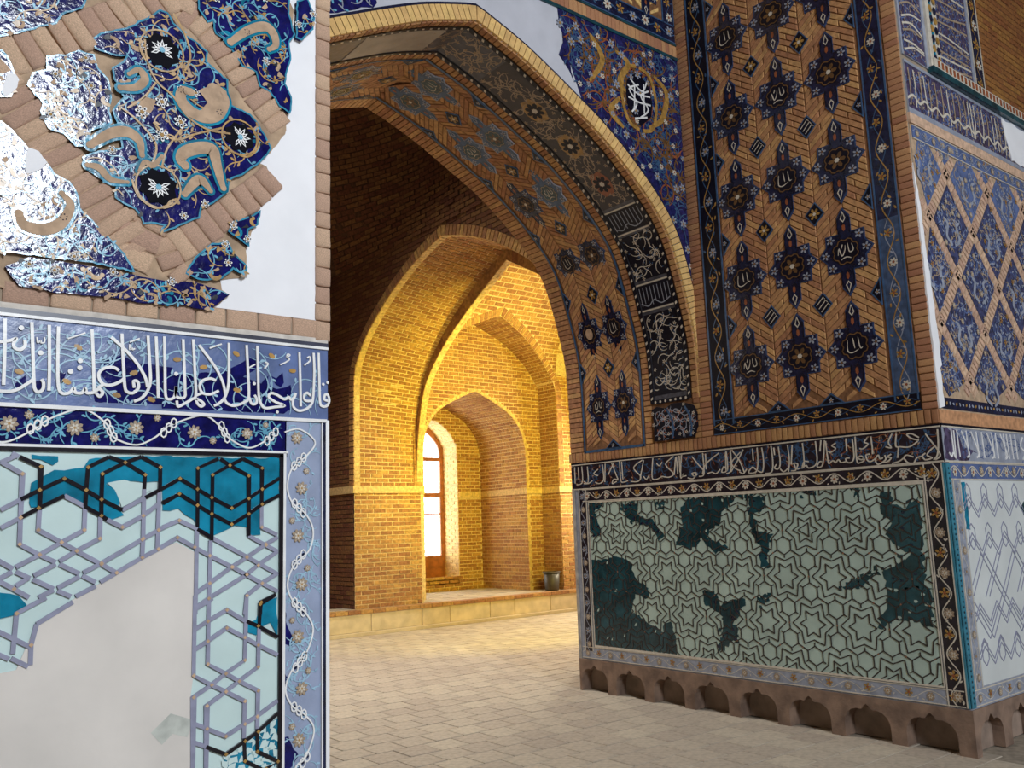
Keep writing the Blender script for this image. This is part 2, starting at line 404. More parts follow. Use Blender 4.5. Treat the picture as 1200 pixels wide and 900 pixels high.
# arch wall: front face, back face and soffit shell
b = B(PA)
front = [(x, z) for x, z in ARCH]
outer = [(XF, ZTOP), (XL, ZTOP)]
b.poly(front[::-1] + [(XF, 2.66), (XF, ZTOP), (2 * XC - XF, ZTOP)], 0, plaster_arch)
wall_arch = structure(b.make('wall_arch'), 'pointed arch wall with white plaster and cobalt arabesque spandrel over the passage', 'arch')
b = B(planeY(YB)); b.poly(front[::-1] + [(XF, 2.66), (XF + 1.0, 2.66), (XF + 1.0, ZTOP), (2 * XC - XF, ZTOP)], 0, mort_d); b.make('rear_face', wall_arch)
b = B(PS)
b.strip(-YB, 2.2, -YA, 2.66 + ALEN, -.001, mort_f, 90); b.make('soffit', wall_arch)
# floor base, room shell behind the viewer, ceiling
floor = structure(boxm('floor', [(-6, -7, -.2, 16, 16, -.006)], paver_j), 'paved floor of square brick pavers running through the arch', 'floor')
wall_back = structure(boxm('wall_back', [(-6, -7.2, 0, 16, -6.9, ZTOP)], shellm), 'plain plastered wall behind the viewer', 'wall')
wall_side = structure(boxm('wall_side', [(-6.2, -7, 0, -5.9, 7, ZTOP), (15.9, -7, 0, 16.2, 7, ZTOP)], shellm), 'plain plastered side wall of the entrance hall', 'wall')
ceiling = structure(boxm('ceiling', [(-6.2, -7.2, ZTOP, 16.2, 17, ZTOP + .2)], shellm), 'high plain ceiling over the halls', 'ceiling')
# pavers: running bond of squares, nearest 300 in view single, the rest joined
pv = []; PS_ = .262
def in_view(p):
    d = Vector(p) - CAM; z = d.dot(fwd)
    if z < .3: return None
    x = 600 + FPX * d.dot(rgt) / z; y = 450 - FPX * d.dot(upv) / z
    return (x, y)
j = 0; y = -1.0
while y < 12.55:
    x = -1.0 + (PS_ / 2 if j % 2 else 0)
    while x < 14:
        if not (x > XF + .1 and y < YB + .1) and not (x < XL - .2 and y > YL): pv.append((x, y))
        x += PS_
    y += PS_; j += 1
def seen(p):
    q = in_view((p[0], p[1], 0))
    return bool(q and 383 < q[0] < 1230 and q[1] < 915 and not (q[0] > 700 and p[1] > YB))
vis = sorted([p for p in pv if seen(p)], key=lambda p: p[0] ** 2 + p[1] ** 2); near = set(vis[:300])
PFL = Plane((0, 0, 0), (1, 0, 0), (0, 1, 0), (0, 0, 1))
ub = []
for k in range(3):
    b = B(LOC); e = .5; i_ = .47; b.brick([(-e, -e), (e, -e), (e, e), (-e, e)], -.006, 0, paver_m, .012); ub.append(b.mesh('paver'))
b = B(PFL); rn = random.Random(4)
for p in pv:
    s_ = PS_ - .008; dz = rn.uniform(-.0015, .0015)
    if p in near: put(ub[0], 'paver', floor, mw=Matrix.Translation((p[0], p[1], dz)) @ Matrix.Rotation(rn.uniform(-.01, .01), 4, 'Z') @ Matrix.Diagonal((s_, s_, 1, 1)))
    else: b.brick([(p[0] - s_ / 2, p[1] - s_ / 2), (p[0] + s_ / 2, p[1] - s_ / 2), (p[0] + s_ / 2, p[1] + s_ / 2), (p[0] - s_ / 2, p[1] + s_ / 2)], -.006, dz, paver_m)
b.make('paver_field', floor, kind='stuff')

# ================================================================== near wall with the inscription (plane Y = YL)
zA = lambda x, y: (x / 3, y / 3)
zB = lambda x, y: (x / 3, 250 + y / 3)
zC1 = lambda x, y: (x / 6, 360 + y / 6)
zC2 = lambda x, y: (190 + x / 6, 370 + y / 6)
zD1 = lambda x, y: (x / 4.5, 500 + y / 4.5)
zD2 = lambda x, y: (190 + x / 4.5, 520 + y / 4.5)
zD3 = lambda x, y: (190 + x / 4.5, 700 + y / 4.5)
zE = lambda x, y: (x / 2.25, 500 + y / 2.25)
px = 1 / 374.0                                     # about one photograph pixel on this wall, in metres
UL = -1.6                                          # the wall goes on beyond the frame
u1, vT = PL.at(385, 405); vFt = PL.at(200, 386)[1]; 
V_FT, V_FB, V_BB = 2.235, 1.985, 1.862             # inscription top, bottom, border bottom
UI = PL.at(330, 640)[0]; UE = PL.at(375, 640)[0]   # inner and outer edge of the upright border
# --- dado panel
b = B(PL); b.rect(UL, .42, UI, V_BB, .004, pale, 0); dado = b.make('dado_panel', wall_left, 'pale aqua tile panel with grey and black interlaced strips')
b = B(PL); b.rect(UL, 0, XL, .42, .012, stone, 0); b.make('plinth', wall_left)
b = B(PL)
pp = PX(PL, zE, [(-40, 660), (40, 640), (95, 520), (150, 480), (300, 388), (462, 303), (512, 330), (508, 480), (508, 660), (500, 720), (500, 960), (480, 1250), (-40, 1300)])
b.poly(rough(pp, .002, .06), .0075, plaster_low, .004)
b.make('plaster_infill', dado, 'smooth grey white plaster filling the lost tiles')
b = B(PL); b.ribbon(PX(PL, zE, [(410, 822), (450, 782), (500, 795)]), .05, .0082, M('faint_green', (196, 200, 193), .6)); b.make('faint_chevron', dado)
tq = [PX(PL, zD1, [(160, 150), (300, 155), (305, 185), (270, 205), (215, 178), (165, 168)]),
      PX(PL, zD1, [(165, 430), (148, 400), (160, 300), (210, 268), (280, 228), (440, 222), (462, 168), (720, 155), (905, 152), (905, 285), (760, 295), (640, 288), (560, 300), (630, 350), (620, 430), (650, 470), (565, 492), (450, 430), (335, 362), (210, 425)]),
      PX(PL, zD2, [(-5, 70), (610, 75), (610, 280), (520, 328), (510, 480), (452, 488), (440, 440), (380, 430), (290, 470), (255, 485), (180, 440), (160, 400), (80, 345), (-5, 355)]),
      PX(PL, zD3, [(512, 42), (600, -5), (600, 205), (565, 135), (500, 160), (490, 200), (450, 180), (438, 140), (490, 120)]),
      PX(PL, zD3, [(330, 832), (430, 760), (600, 640), (600, 860), (560, 960), (310, 960)]),
      PX(PL, zE, [(-30, 438), (50, 445), (66, 470), (50, 490), (-30, 515)])]
for i, p in enumerate(tq):
    b = B(PL); b.poly(rough(p, .003, .022, i), .0078 + i * .0001, turq, .004)
    if i == 1: b.poly(rough(PX(PL, zD1, [(560, 300), (650, 285), (740, 300), (790, 330), (690, 400), (640, 430), (600, 330)]), .003, .02, 5), .0086, pale)
    if i == 4:
        for q in scatter(p, 60, .02, 4): b.poly(rough([(q[0] - .012, q[1] - .008), (q[0] + .012, q[1] - .01), (q[0] + .01, q[1] + .012), (q[0] - .01, q[1] + .01)], .006, .01, int(q[0] * 1e4)), .0087, pale)
    b.make('turquoise_tile', dado, 'glossy turquoise tile fragment')
GS = [(zD1, [[(95, 160), (60, 140)], [(205, 440), (198, 545), (320, 610), (400, 655), (530, 725), (610, 770)], [(0, 440), (105, 385)], [(0, 535), (105, 480)], [(640, 440), (760, 375)], [(335, 365), (440, 420)], [(560, 490), (640, 530), (750, 470), (830, 410)],
        [(0, 185), (115, 250), (105, 480), (100, 620), (205, 675), (290, 715)], [(310, 725), (415, 775)], [(430, 785), (500, 820)], [(0, 190), (80, 155)], [(445, 420), (440, 545), (320, 610), (205, 675), (80, 740)],
        [(525, 475), (522, 590), (400, 655), (310, 710)], [(290, 725), (175, 785)], [(150, 795), (80, 840)], [(755, 330), (750, 590), (745, 680)], [(835, 335), (825, 640)],
        [(435, 770), (530, 720), (745, 595), (830, 545), (905, 507)], [(525, 820), (610, 770), (745, 690), (830, 645), (905, 602)], [(500, 840), (395, 895)], [(415, 790), (300, 850)], [(280, 860), (200, 900)],
        [(-40, 690), (65, 750)], [(80, 765), (155, 800)], [(170, 805), (280, 855)], [(300, 865), (370, 895)], [(-40, 820), (60, 765)], [(-40, 800), (70, 855), (150, 900)]]),
      (zE, [[(95, 520), (190, 462)], [(95, 520), (80, 575), (78, 628)], [(-10, 538), (78, 580)], [(-10, 598), (22, 612)], [(28, 610), (72, 632)], [(32, 598), (42, 492), (120, 450)]]),
      (zD2, [[(518, 330), (518, 440), (600, 480)], [(450, 485), (540, 535), (603, 568)], [(0, 440), (85, 405), (180, 450)], [(255, 495), (440, 595), (603, 687)], [(0, 540), (75, 495), (165, 545), (245, 590), (365, 650), (520, 735), (603, 778)],
        [(178, 450), (170, 900)], [(250, 510), (240, 900)], [(170, 790), (245, 735), (360, 650), (440, 600), (540, 530), (603, 493)], [(170, 865), (240, 815), (440, 690), (500, 640), (603, 568)], [(430, 900), (440, 800), (520, 735), (603, 683)]]),
      (zD3, [[(168, -10), (160, 410), (255, 460), (330, 495), (430, 545), (425, 740)], [(242, -10), (235, 350), (330, 400), (400, 440), (500, 490), (495, 690)], [(165, 65), (260, 5)], [(165, 170), (235, 125), (335, 65), (435, 125)],
        [(160, 280), (235, 230), (335, 160), (430, 210), (500, 250), (603, 302)], [(440, -10), (430, 330), (330, 400), (255, 460), (160, 525), (155, 960)], [(505, 150), (500, 365), (400, 440), (330, 495), (230, 570), (225, 960)],
        [(165, 665), (230, 690), (330, 730), (430, 665), (495, 625), (603, 543)], [(155, 760), (225, 785)]])]
KS = [(zD1, [[(100, 160), (212, 212), (205, 440)], [(105, 385), (205, 335), (335, 275), (450, 335), (530, 385), (640, 440)], [(760, 375), (905, 298)], [(105, 480), (200, 430), (335, 365)], [(440, 420), (530, 470), (560, 490)], [(850, 402), (905, 373)],
        [(445, 420), (450, 335), (460, 215), (570, 160)], [(530, 470), (530, 385), (535, 250), (655, 190), (740, 160)], [(570, 160), (655, 190), (760, 255), (755, 330)], [(740, 160), (840, 215), (838, 335)]]),
      (zD2, [[(0, 235), (88, 185), (180, 240), (255, 285), (360, 340), (450, 290), (520, 240), (612, 183)], [(0, 315), (85, 265), (180, 325), (255, 370), (360, 425), (450, 370), (520, 320), (612, 272)], [(180, 440), (182, 130), (290, 80)], [(255, 510), (260, 165), (350, 115), (420, 80)],
        [(300, 80), (350, 115), (450, 170), (450, 485)], [(420, 80), (520, 130), (518, 330)], [(180, 450), (255, 495)], [(510, 900), (515, 835), (592, 795)]]),
      (zD3, [[(425, 740), (430, 860), (520, 905), (600, 960)], [(495, 690), (495, 810), (603, 862), (540, 900), (510, 960)], [(440, 125), (500, 150), (603, 208)], [(577, -5), (510, 35), (505, 150)], [(225, 785), (330, 825), (430, 755), (500, 705), (603, 608)]])]
for lst, mt, wd in ((GS, greyst, 4.6), (KS, blackst, 4.2)):
    for f, ls in lst:
        for l in ls:
            b = B(PL); p = PX(PL, f, l); b.ribbon(p, wd * px, .0105 if mt is greyst else .0115, mt, .004)
            for q in p[1:-1]: b.disc(q, 2.4 * px, .0122, ochre_dot if mt is greyst else golden, 4)
            b.make('tile_strip', dado)
# --- inner frame lines of the dado
b = B(PL)
b.rect(UL, V_BB - .008, UI + .012, V_BB + .004, .012, blackst, 0); b.rect(UL, V_BB + .004, UI + .016, V_BB + .012, .013, whiteg, 0)
b.rect(UI - .013, .42, UI, V_BB, .012, blackst, 0); b.rect(UI, .42, UI + .009, V_BB + .006, .013, whiteg, 0)
b.make('frame_line', wall_left)
# --- horizontal border under the inscription and upright border
b = B(PL); b.rect(UL, V_BB + .01, UI + .012, V_FB, .005, cobalt, 0)
bp = [(.36, V_BB + .012), (UI, V_BB + .012), (UI, V_FB), (.36, V_FB)]
vines(b, bp, 46, .006, 1.6 * px, .0065, lblue, .22, 26, 3, .008, lblue)
bord_h = b.make('cobalt_border', wall_left, 'narrow cobalt tile border with white scrolls and taupe flowers')
b = B(PL); b.rect(UI + .008, .42, UE, V_FB, .005, lav_b, 0)
bpv = [(UI + .012, .8), (UE, .8), (UE, V_FB), (UI + .012, V_FB)]
vines(b, bpv, 60, .006, 1.8 * px, .0065, palevine, .22, 26, 5, .008, palevine)
for f, q in ((zD3, [(620, 60), (650, 80), (650, 140), (690, 220), (680, 260), (640, 240), (635, 340), (615, 340)]), (zD3, [(630, 380), (660, 430), (650, 480), (625, 490)]), (zD3, [(630, 740), (660, 730), (680, 780), (715, 830), (690, 880), (640, 920), (620, 900)])):
    b.poly(rough(PX(PL, f, q), .002, .012), .0062, cobalt)
bord_v = b.make('lavender_border', wall_left, 'upright grey lavender border with white scrolls and taupe flowers')
b = B(PL); b.rect(UE, .42, UE + .005, V_FB - .01, .013, whiteg, 0); b.rect(UE + .005, .42, UE + .016, V_FB, .012, navy, 0); b.rect(UE + .016, .0, XL, V_FB, .010, plaster, -.04)
b.rect(UL, V_FB - .008, XL - .01, V_FB + .003, .013, whiteg, 0)
b.make('outer_frame_line', wall_left)
def scroll(fr, parent, pts, wd, h, mat, rings, rr):
    b = B(fr); sp = smooth(pts, 8); b.ribbon(sp, wd, h, mat, h - .003)
    for (c, a) in rings:
        for k in (-1, 0, 1):
            q = (c[0] + math.cos(a) * k * rr * 1.5, c[1] + math.sin(a) * k * rr * 1.5)
            ring = [(q[0] + math.cos(t * .785) * rr * .62, q[1] + math.sin(t * .785) * rr) for t in range(8)]
            b.ribbon(ring, wd * .9, h + .0005, mat, closed=True)
            b.disc(q, rr * .35, h, navy, 6)
    return b.make('white_scroll', parent)
wave = PX(PL, zB, [(-60, 790), (15, 805), (100, 770), (180, 720), (290, 690), (370, 740), (400, 790), (475, 815), (540, 790), (600, 745), (710, 712), (770, 750), (800, 790), (870, 825), (930, 800), (965, 770)])
rg = [(PL.at(*zB(*c)), a) for c, a in (((130, 745), .6), ((385, 765), -1.1), ((590, 755), .8), ((785, 770), -1.1), ((950, 785), .8))]
scroll(PL, bord_h, wave, 1.9 * px, .009, whiteg, rg, 5.4 * px)
wv = PX(PL, zD2, [(640, -60), (720, -75), (800, -10), (760, 60), (680, 130), (655, 225), (680, 310), (750, 370), (790, 455), (770, 560), (690, 640), (655, 745), (690, 840)]) + PX(PL, zD3, [(750, 80), (790, 170), (750, 300), (680, 380), (645, 485), (680, 570), (750, 620), (795, 700), (750, 840), (700, 890), (660, 1000)])
rg = [(PL.at(*f(*c)), a) for f, c, a in ((zD2, (715, 95), .7), (zD2, (715, 340), -.8), (zD2, (715, 610), .8), (zD2, (715, 860), -.8), (zD3, (720, 340), .8), (zD3, (715, 595), -.7), (zD3, (735, 870), .8))]
scroll(PL, bord_v, wv, 1.9 * px, .009, whiteg, rg, 5.6 * px)
for f, c, r in [(zB, (260, 755), 9), (zB, (475, 755), 8.5), (zB, (680, 770), 8.5), (zB, (865, 775), 7), (zB, (100, 710), 5), (zB, (30, 740), 9), (zB, (330, 790), 5), (zB, (745, 800), 4.5), (zB, (550, 720), 4.5), (zB, (930, 745), 4)]:
    flower(bord_h, PL, *PL.at(*f(*c)), r * px, 'taupe', .0075)
for f, c, r in [(zB, (1040, 790), 8), (zD2, (730, 235), 8.5), (zD2, (710, 485), 8.5), (zD2, (730, 740), 8.5), (zD2, (755, 145), 4.5), (zD2, (680, 405), 4.5), (zD2, (760, 655), 4.5), (zD3, (710, 205), 8.5), (zD3, (730, 480), 8.5), (zD3, (715, 750), 8.5), (zD3, (680, 120), 4), (zD3, (765, 385), 4.5), (zD3, (680, 680), 4.5)]:
    flower(bord_v, PL, *PL.at(*f(*c)), r * px, 'taupe', .0075)
# --- inscription frieze
b = B(PL); b.rect(UL, V_FB, XL - .004, V_FT, .006, lav, -.03)
pc = [PX(PL, zC1, [(700, 385), (850, 340), (960, 400), (1100, 410), (1205, 430), (1205, 690), (660, 668), (650, 620), (760, 545), (690, 470)]),
      PX(PL, zC2, [(-5, 430), (120, 420), (240, 405), (400, 400), (480, 370), (560, 330), (600, 300), (655, 300), (655, 380), (600, 410), (560, 430), (690, 480), (740, 420), (740, 490), (800, 520), (900, 490), (900, 660), (850, 690), (-5, 652)]),
      PX(PL, zC2, [(760, 430), (800, 440), (840, 400), (850, 470), (830, 505), (790, 490)]), PX(PL, zC1, [(410, 450), (460, 470), (430, 540), (412, 520)]), PX(PL, zC1, [(240, 520), (320, 515), (310, 590), (250, 600)]), PX(PL, zC1, [(90, 550), (180, 480), (170, 560), (100, 590)])]
for i, p in enumerate(pc): b.poly(rough(p, .002, .014, i), .0068 + i * .00008, cobalt)
fb = [(.40, V_FB + .01), (XL - .02, V_FB + .01), (XL - .02, V_FT - .02), (.40, V_FT - .02)]
vines(b, fb, 60, .010, 1.5 * px, .0076, palevine, .16, 30, 9, .009, palevine)
for f, c in ((zC1, (130, 455)), (zC1, (465, 525)), (zC1, (545, 285)), (zC1, (815, 620)), (zC1, (935, 465)), (zC1, (1058, 650)), (zC2, (100, 310)), (zC2, (285, 365)), (zC2, (520, 525)), (zC2, (910, 390)), (zC2, (515, 270)), (zC2, (765, 285))):
    q = PL.at(*f(*c)); b.disc(q, 5 * px, .008, golden, 7, 3 * px, random.uniform(-.6, .6))
frz = b.make('calligraphy_frieze', wall_left, 'lavender and cobalt tile band with tall white Arabic lettering')
LET = [(zC1, [[(30, 85), (28, 300), (20, 550)], [(-30, 250), (60, 240), (108, 225), (90, 260), (100, 292), (140, 302), (170, 275), (170, 235)], [(218, 110), (225, 300), (232, 520), (240, 580), (265, 600), (295, 580), (300, 535), (285, 510)], [(-20, 592), (60, 595), (120, 580), (180, 545), (230, 510)],
        [(340, 130), (342, 400), (338, 590)], [(405, 140), (400, 400), (405, 560), (430, 608), (480, 605), (512, 572), (525, 603), (570, 605), (592, 575), (605, 605), (650, 602), (690, 578), (715, 605), (692, 630), (665, 602)], [(640, 160), (650, 400), (655, 590)],
        [(830, 450), (790, 427), (730, 432), (690, 465), (692, 510), (722, 545), (780, 550), (840, 525), (870, 500)], [(720, 545), (680, 572)], [(850, 190), (860, 400), (870, 560), (890, 600), (930, 605), (965, 570), (960, 527), (932, 525), (937, 570)],
        [(775, 215), (870, 300), (950, 390), (1010, 490), (1030, 565)], [(1033, 205), (1045, 400), (1050, 520), (1030, 590), (990, 640), (935, 665)], [(1090, 210), (1100, 450), (1105, 640)]], 20),
       (zC1, [[(255, 215), (260, 252), (280, 240), (285, 255), (306, 250), (306, 215)], [(905, 265), (905, 300), (920, 290), (925, 302), (942, 295)], [(470, 226), (595, 185)], [(905, 250), (975, 225)]], 10),
       (zC2, [[(8, 150), (12, 400), (16, 560), (40, 590), (78, 572), (90, 500), (88, 560), (112, 580), (150, 572), (152, 500), (140, 170)], [(210, 170), (222, 400), (228, 560), (200, 590), (150, 620), (105, 640), (95, 600)], [(228, 585), (260, 600), (285, 625), (265, 640), (240, 620), (228, 585)],
        [(370, 460), (330, 445), (275, 460), (255, 500), (275, 545), (330, 555), (390, 530)], [(275, 545), (232, 562)], [(250, 210), (320, 300), (380, 390), (420, 480), (437, 565)], [(460, 195), (460, 400), (455, 500), (430, 580), (390, 620), (355, 635)],
        [(585, 210), (595, 400), (600, 570), (570, 610), (500, 635), (450, 620), (430, 590)], [(600, 570), (620, 620), (650, 620), (656, 590), (640, 560)], [(660, 215), (665, 400), (670, 560), (690, 630), (720, 652), (780, 645), (850, 635), (790, 610), (745, 580), (742, 560), (762, 547), (800, 560), (850, 590), (880, 575), (895, 592), (920, 575), (930, 545)],
        [(955, 260), (960, 400), (965, 640)], [(928, 555), (910, 600), (915, 645), (950, 670), (1000, 660), (1040, 625), (1052, 570), (1060, 400), (1055, 265)], [(1045, 600), (1010, 602), (990, 590), (990, 560), (1010, 545), (1035, 565)],
        [(1090, 265), (1095, 450), (1100, 610), (1120, 640), (1150, 635), (1165, 600), (1155, 560), (1135, 560), (1130, 590), (1158, 602)]], 19),
       (zC2, [[(870, 295), (888, 282), (875, 274), (868, 292), (885, 310), (860, 330), (820, 348)], [(1010, 300), (1027, 292), (1028, 322), (990, 352)], [(715, 330), (735, 342), (710, 375)], [(325, 232), (410, 203)], [(590, 376), (645, 345)]], 11)]
for f, ls, wd in LET:
    for l in ls:
        b = B(PL); b.ribbon(smooth(PX(PL, f, l), 6), wd / 6 * px, .0115, whiteg, .006); b.make('letter', frz)
for f, c, r in [(zC1, (145, 150), 16), (zC1, (280, 325), 17), (zC1, (558, 380), 17), (zC1, (555, 430), 17), (zC1, (490, 455), 17), (zC2, (1122, 485), 12), (zC2, (1153, 473), 12), (zC2, (90, 412), 15), (zC2, (638, 480), 13), (zC2, (800, 680), 12)]:
    b = B(PL); b.disc(PL.at(*f(*c)), r / 6 * px, .0115, whiteg, 10); b.make('letter_dot', frz)
b = B(PL); b.rect(UL, V_FT, XL - .004, V_FT + .009, .012, whiteg, -.03); b.rect(UL, V_FT + .009, XL - .004, V_FT + .023, .011, M('slate_line', (58, 60, 78), .3), -.03); b.rect(UL, V_FT + .023, XL - .004, V_FT + .04, .008, joint_lt, -.03)
b.make('frieze_top_line', wall_left)
# --- single bricks: course over the frieze and upright course on the corner
VB0 = V_FT + .04; VB1 = VB0 + .063
q = []; u = XL - .03; rn = random.Random(11)
while u > -.6:
    l = rn.uniform(.095, .125); q.append((u - l / 2, (VB0 + VB1) / 2, l - .006, .063, rn.uniform(-.01, .01))); u -= l
bricks('brick', wall_left, PL, q, brick_l, .012)
q = []; v = VB0 - .01
while v < ZTOP - 4.6:
    l = rn.uniform(.058, .075); q.append((XL - .024, v + l / 2, .058, l - .004, rn.uniform(-.015, .015))); v += l
bricks('brick', wall_left, planeY(YL), q, brick_l, .016)
# --- upper field: plaster, strapwork bricks, arabesque tile fragments
b = B(PL); b.rect(UL, VB1, XL - .05, ZTOP, .006, plaster, 0); b.make('plaster_field', wall_left, 'smooth white plaster replacing lost tiles')
b = B(PL)
mp = PX(PL, zA, [(-600, -300), (1010, -300), (1012, 0), (1028, 40), (1022, 130), (1005, 150), (1012, 220), (1005, 260), (1000, 300), (1014, 350), (1010, 405), (985, 420), (1004, 445), (998, 475), (945, 540), (905, 575), (935, 590), (966, 672), (920, 720), (892, 758), (902, 772), (880, 820), (862, 868)]) + \
     PX(PL, zB, [(862, 140), (862, 200), (840, 228), (770, 236), (778, 270), (800, 290), (770, 318), (728, 346), (560, 330), (0, 262), (-600, 190)])
b.poly(rough(mp, .0018, .012, 2), .009, mortar, .004)
field = b.make('strapwork_field', wall_left, 'beige biscuit ground of brick strapwork with cobalt arabesque fragments')
def band(cl, wz, n, seed, f=zA):
    rn = random.Random(seed); c = PX(PL, f, cl); sp = smooth(c, 12); L = [0]
    for i in range(1, len(sp)): L.append(L[-1] + math.dist(sp[i - 1], sp[i]))
    out = []
    for k in range(n):
        t = (k + .5) / n * L[-1]; i = 1
        while L[i] < t: i += 1
        a = math.atan2(sp[i][1] - sp[i - 1][1], sp[i][0] - sp[i - 1][0]); kk = (t - L[i - 1]) / (L[i] - L[i - 1])
        p = (sp[i - 1][0] + (sp[i][0] - sp[i - 1][0]) * kk, sp[i - 1][1] + (sp[i][1] - sp[i - 1][1]) * kk)
        out.append((p[0], p[1], wz / 3 * px * rn.uniform(.9, 1.04), L[-1] / n * .93, a + math.pi / 2 + rn.uniform(-.06, .06)))
    return out
for cl, wz, n, sd, f in (([(-60, 220), (130, 172), (330, 98), (500, 28), (640, -40)], 135, 13, 1, zA), ([(640, 35), (740, 130), (840, 265), (985, 455)], 118, 10, 2, zA), ([(955, 625), (880, 690), (740, 790), (610, 880)], 118, 8, 3, zA),
        ([(-60, 230), (60, 365), (170, 500), (280, 640), (400, 790), (490, 900)], 150, 14, 4, zA), ([(440, 190), (500, 60), (540, -10)], 150, 3, 5, zB), ([(560, 90), (600, 180), (650, 240)], 90, 3, 6, zB), ([(620, 40), (660, -60)], 120, 2, 8, zA)):
    bricks('brick', field, PL, band(cl, wz, n, sd, f), brick_l, .012 + .009)
turqlt = glaze('light_turquoise_tile', (58, 140, 172), .16, .15, bump=.3)
def tile_patch(f, pts, nv, nf, seed, amp=.0022, outline=True, hh=.0225, lbl=None):
    p = rough(PX(PL, f, pts), amp, .014, seed); b = B(PL); b.poly(p, hh, cobalt, .006)
    if outline: b.ribbon(p, 2.2 * px, hh + .0006, turqlt, closed=True)
    rs = random.Random(seed * 31)
    for q in scatter(p, int(nf * 1.3), .045, seed + 3):      # biscuit and gold split leaves where glaze was cut away
        a0 = rs.uniform(0, 6.28); L_ = rs.uniform(.012, .022); c_ = rs.choice((-1, 1)); pts = []; a1 = a0; c0 = q
        for t in range(9): pts.append(c0); c0 = (c0[0] + math.cos(a1) * L_ * .34, c0[1] + math.sin(a1) * L_ * .34); a1 += c_ * .34
        if all(inside(z, p) for z in pts[::2]):
            mt = rs.choice((biscuit, biscuit, golden, turq)); b.ribbon(pts, rs.uniform(.009, .016), hh + .0010, mt, taper=True); b.disc(pts[-1], .007, hh + .0011, mt, 8)
    vines(b, p, int(nv * 1.5), .007, 1.5 * px, hh + .0014, lblue, .2, 30, seed, .009, lblue); vines(b, p, nv, .007, 1.6 * px, hh + .0016, golden, .17, 34, seed + 50, .009, golden)
    for q in scatter(p, nf * 2, .03, seed): b.poly(rough([(q[0] - .010, q[1] - .006), (q[0], q[1] - .010), (q[0] + .011, q[1]), (q[0] + .002, q[1] + .010)], .005, .008, seed + int(q[0] * 999)), hh + .0018, rs.choice((biscuit, golden, biscuit, navy_k)))
    o = b.make('tile_fragment', field, lbl)
    for i, q in enumerate(scatter(p, max(2, nf // 2), .05, seed + 9)): flower(o, PL, q[0], q[1], 5.6 * px, 'white', hh + .0012)
    return o, p
med, mpoly = tile_patch(zA, [(440, 112), (510, 75), (555, 48), (580, 55), (600, 90), (640, 135), (690, 165), (718, 192), (715, 225), (750, 260), (788, 290), (790, 330), (800, 380), (870, 410), (920, 480), (945, 532), (900, 580), (840, 620), (795, 640), (790, 680), (740, 720), (700, 732), (690, 770), (640, 790), (590, 812), (556, 822), (572, 798), (540, 790), (500, 792), (470, 740), (430, 722), (398, 700), (405, 662), (350, 640), (300, 600), (284, 560), (330, 545), (425, 530), (412, 460), (390, 400), (430, 350), (398, 290), (390, 250), (430, 228), (440, 205), (400, 205), (330, 182), (318, 150), (350, 130), (400, 118)], 26, 16, 3, lbl='cobalt medallion of arabesque tile with white lotus flowers and biscuit scrolls')
tile_patch(zA, [(92, 310), (110, 270), (160, 255), (160, 210), (225, 205), (260, 188), (320, 205), (335, 250), (370, 290), (385, 350), (375, 400), (385, 440), (310, 470), (300, 525), (260, 520), (220, 480), (165, 460), (140, 400), (150, 375)], 14, 9, 5, lbl='lobed cobalt tile fragment with bright window glints')
tile_patch(zA, [(-300, -60), (290, -60), (300, 0), (280, 40), (215, 60), (190, 95), (130, 105), (60, 125), (-300, 200)], 12, 7, 7)
tile_patch(zA, [(690, -60), (1010, -60), (1005, 60), (1025, 130), (1005, 160), (1012, 215), (1000, 260), (990, 300), (1014, 350), (1010, 408), (975, 380), (940, 330), (905, 310), (890, 260), (845, 240), (805, 180), (800, 160), (750, 130), (740, 80), (720, 85), (690, 40)], 18, 10, 9, lbl='cobalt arabesque fragment by the white plaster edge')
tile_patch(zA, [(1035, 15), (1070, 5), (1095, 60), (1090, 110), (1050, 150), (1032, 140)], 3, 1, 11)
tile_patch(zA, [(-300, 400), (0, 440), (40, 470), (95, 540), (150, 570), (185, 620), (240, 650), (272, 710), (270, 740), (330, 800), (430, 900), (465, 960), (300, 925), (-300, 850)], 26, 12, 13, lbl='large cobalt arabesque fragment mirroring window light')
tile_patch(zB, [(10, 190), (100, 160), (240, 180), (420, 215), (560, 240), (690, 250), (770, 278), (800, 290), (765, 316), (725, 346), (640, 330), (480, 318), (380, 300), (200, 285), (60, 262)], 20, 9, 15, outline=False)
tile_patch(zB, [(640, 215), (690, 150), (740, 115), (790, 108), (812, 150), (860, 195), (855, 225), (810, 200), (770, 235), (700, 240)], 6, 3, 17)
tile_patch(zB, [(795, 70), (815, 35), (870, 20), (905, 0), (895, 45), (860, 65), (865, 120), (835, 95)], 3, 2, 19)
tile_patch(zA, [(-300, 150), (0, 190), (20, 210), (55, 290), (30, 350), (-300, 330)], 6, 3, 21)
b = B(PL)
for q in ([(62, 290), (50, 330), (10, 350), (0, 330), (20, 270), (50, 270)], [(95, 530), (130, 540), (158, 580), (130, 610), (85, 620), (80, 570)]): b.poly(rough(PX(PL, zA, q), .002, .012, 3), .0255, plaster, .006)
b.make('plaster_patch', field)
b = B(PL); b.poly(rough(PX(PL, zA, [(690, 330), (740, 300), (785, 330), (790, 385), (755, 425), (710, 430), (690, 400), (720, 370)]), .003, .015, 3), .0262, biscuit); b.poly(rough(PX(PL, zA, [(470, 390), (500, 350), (540, 360), (530, 400), (490, 430)]), .003, .015, 4), .0262, biscuit); b.make('bare_biscuit', field)
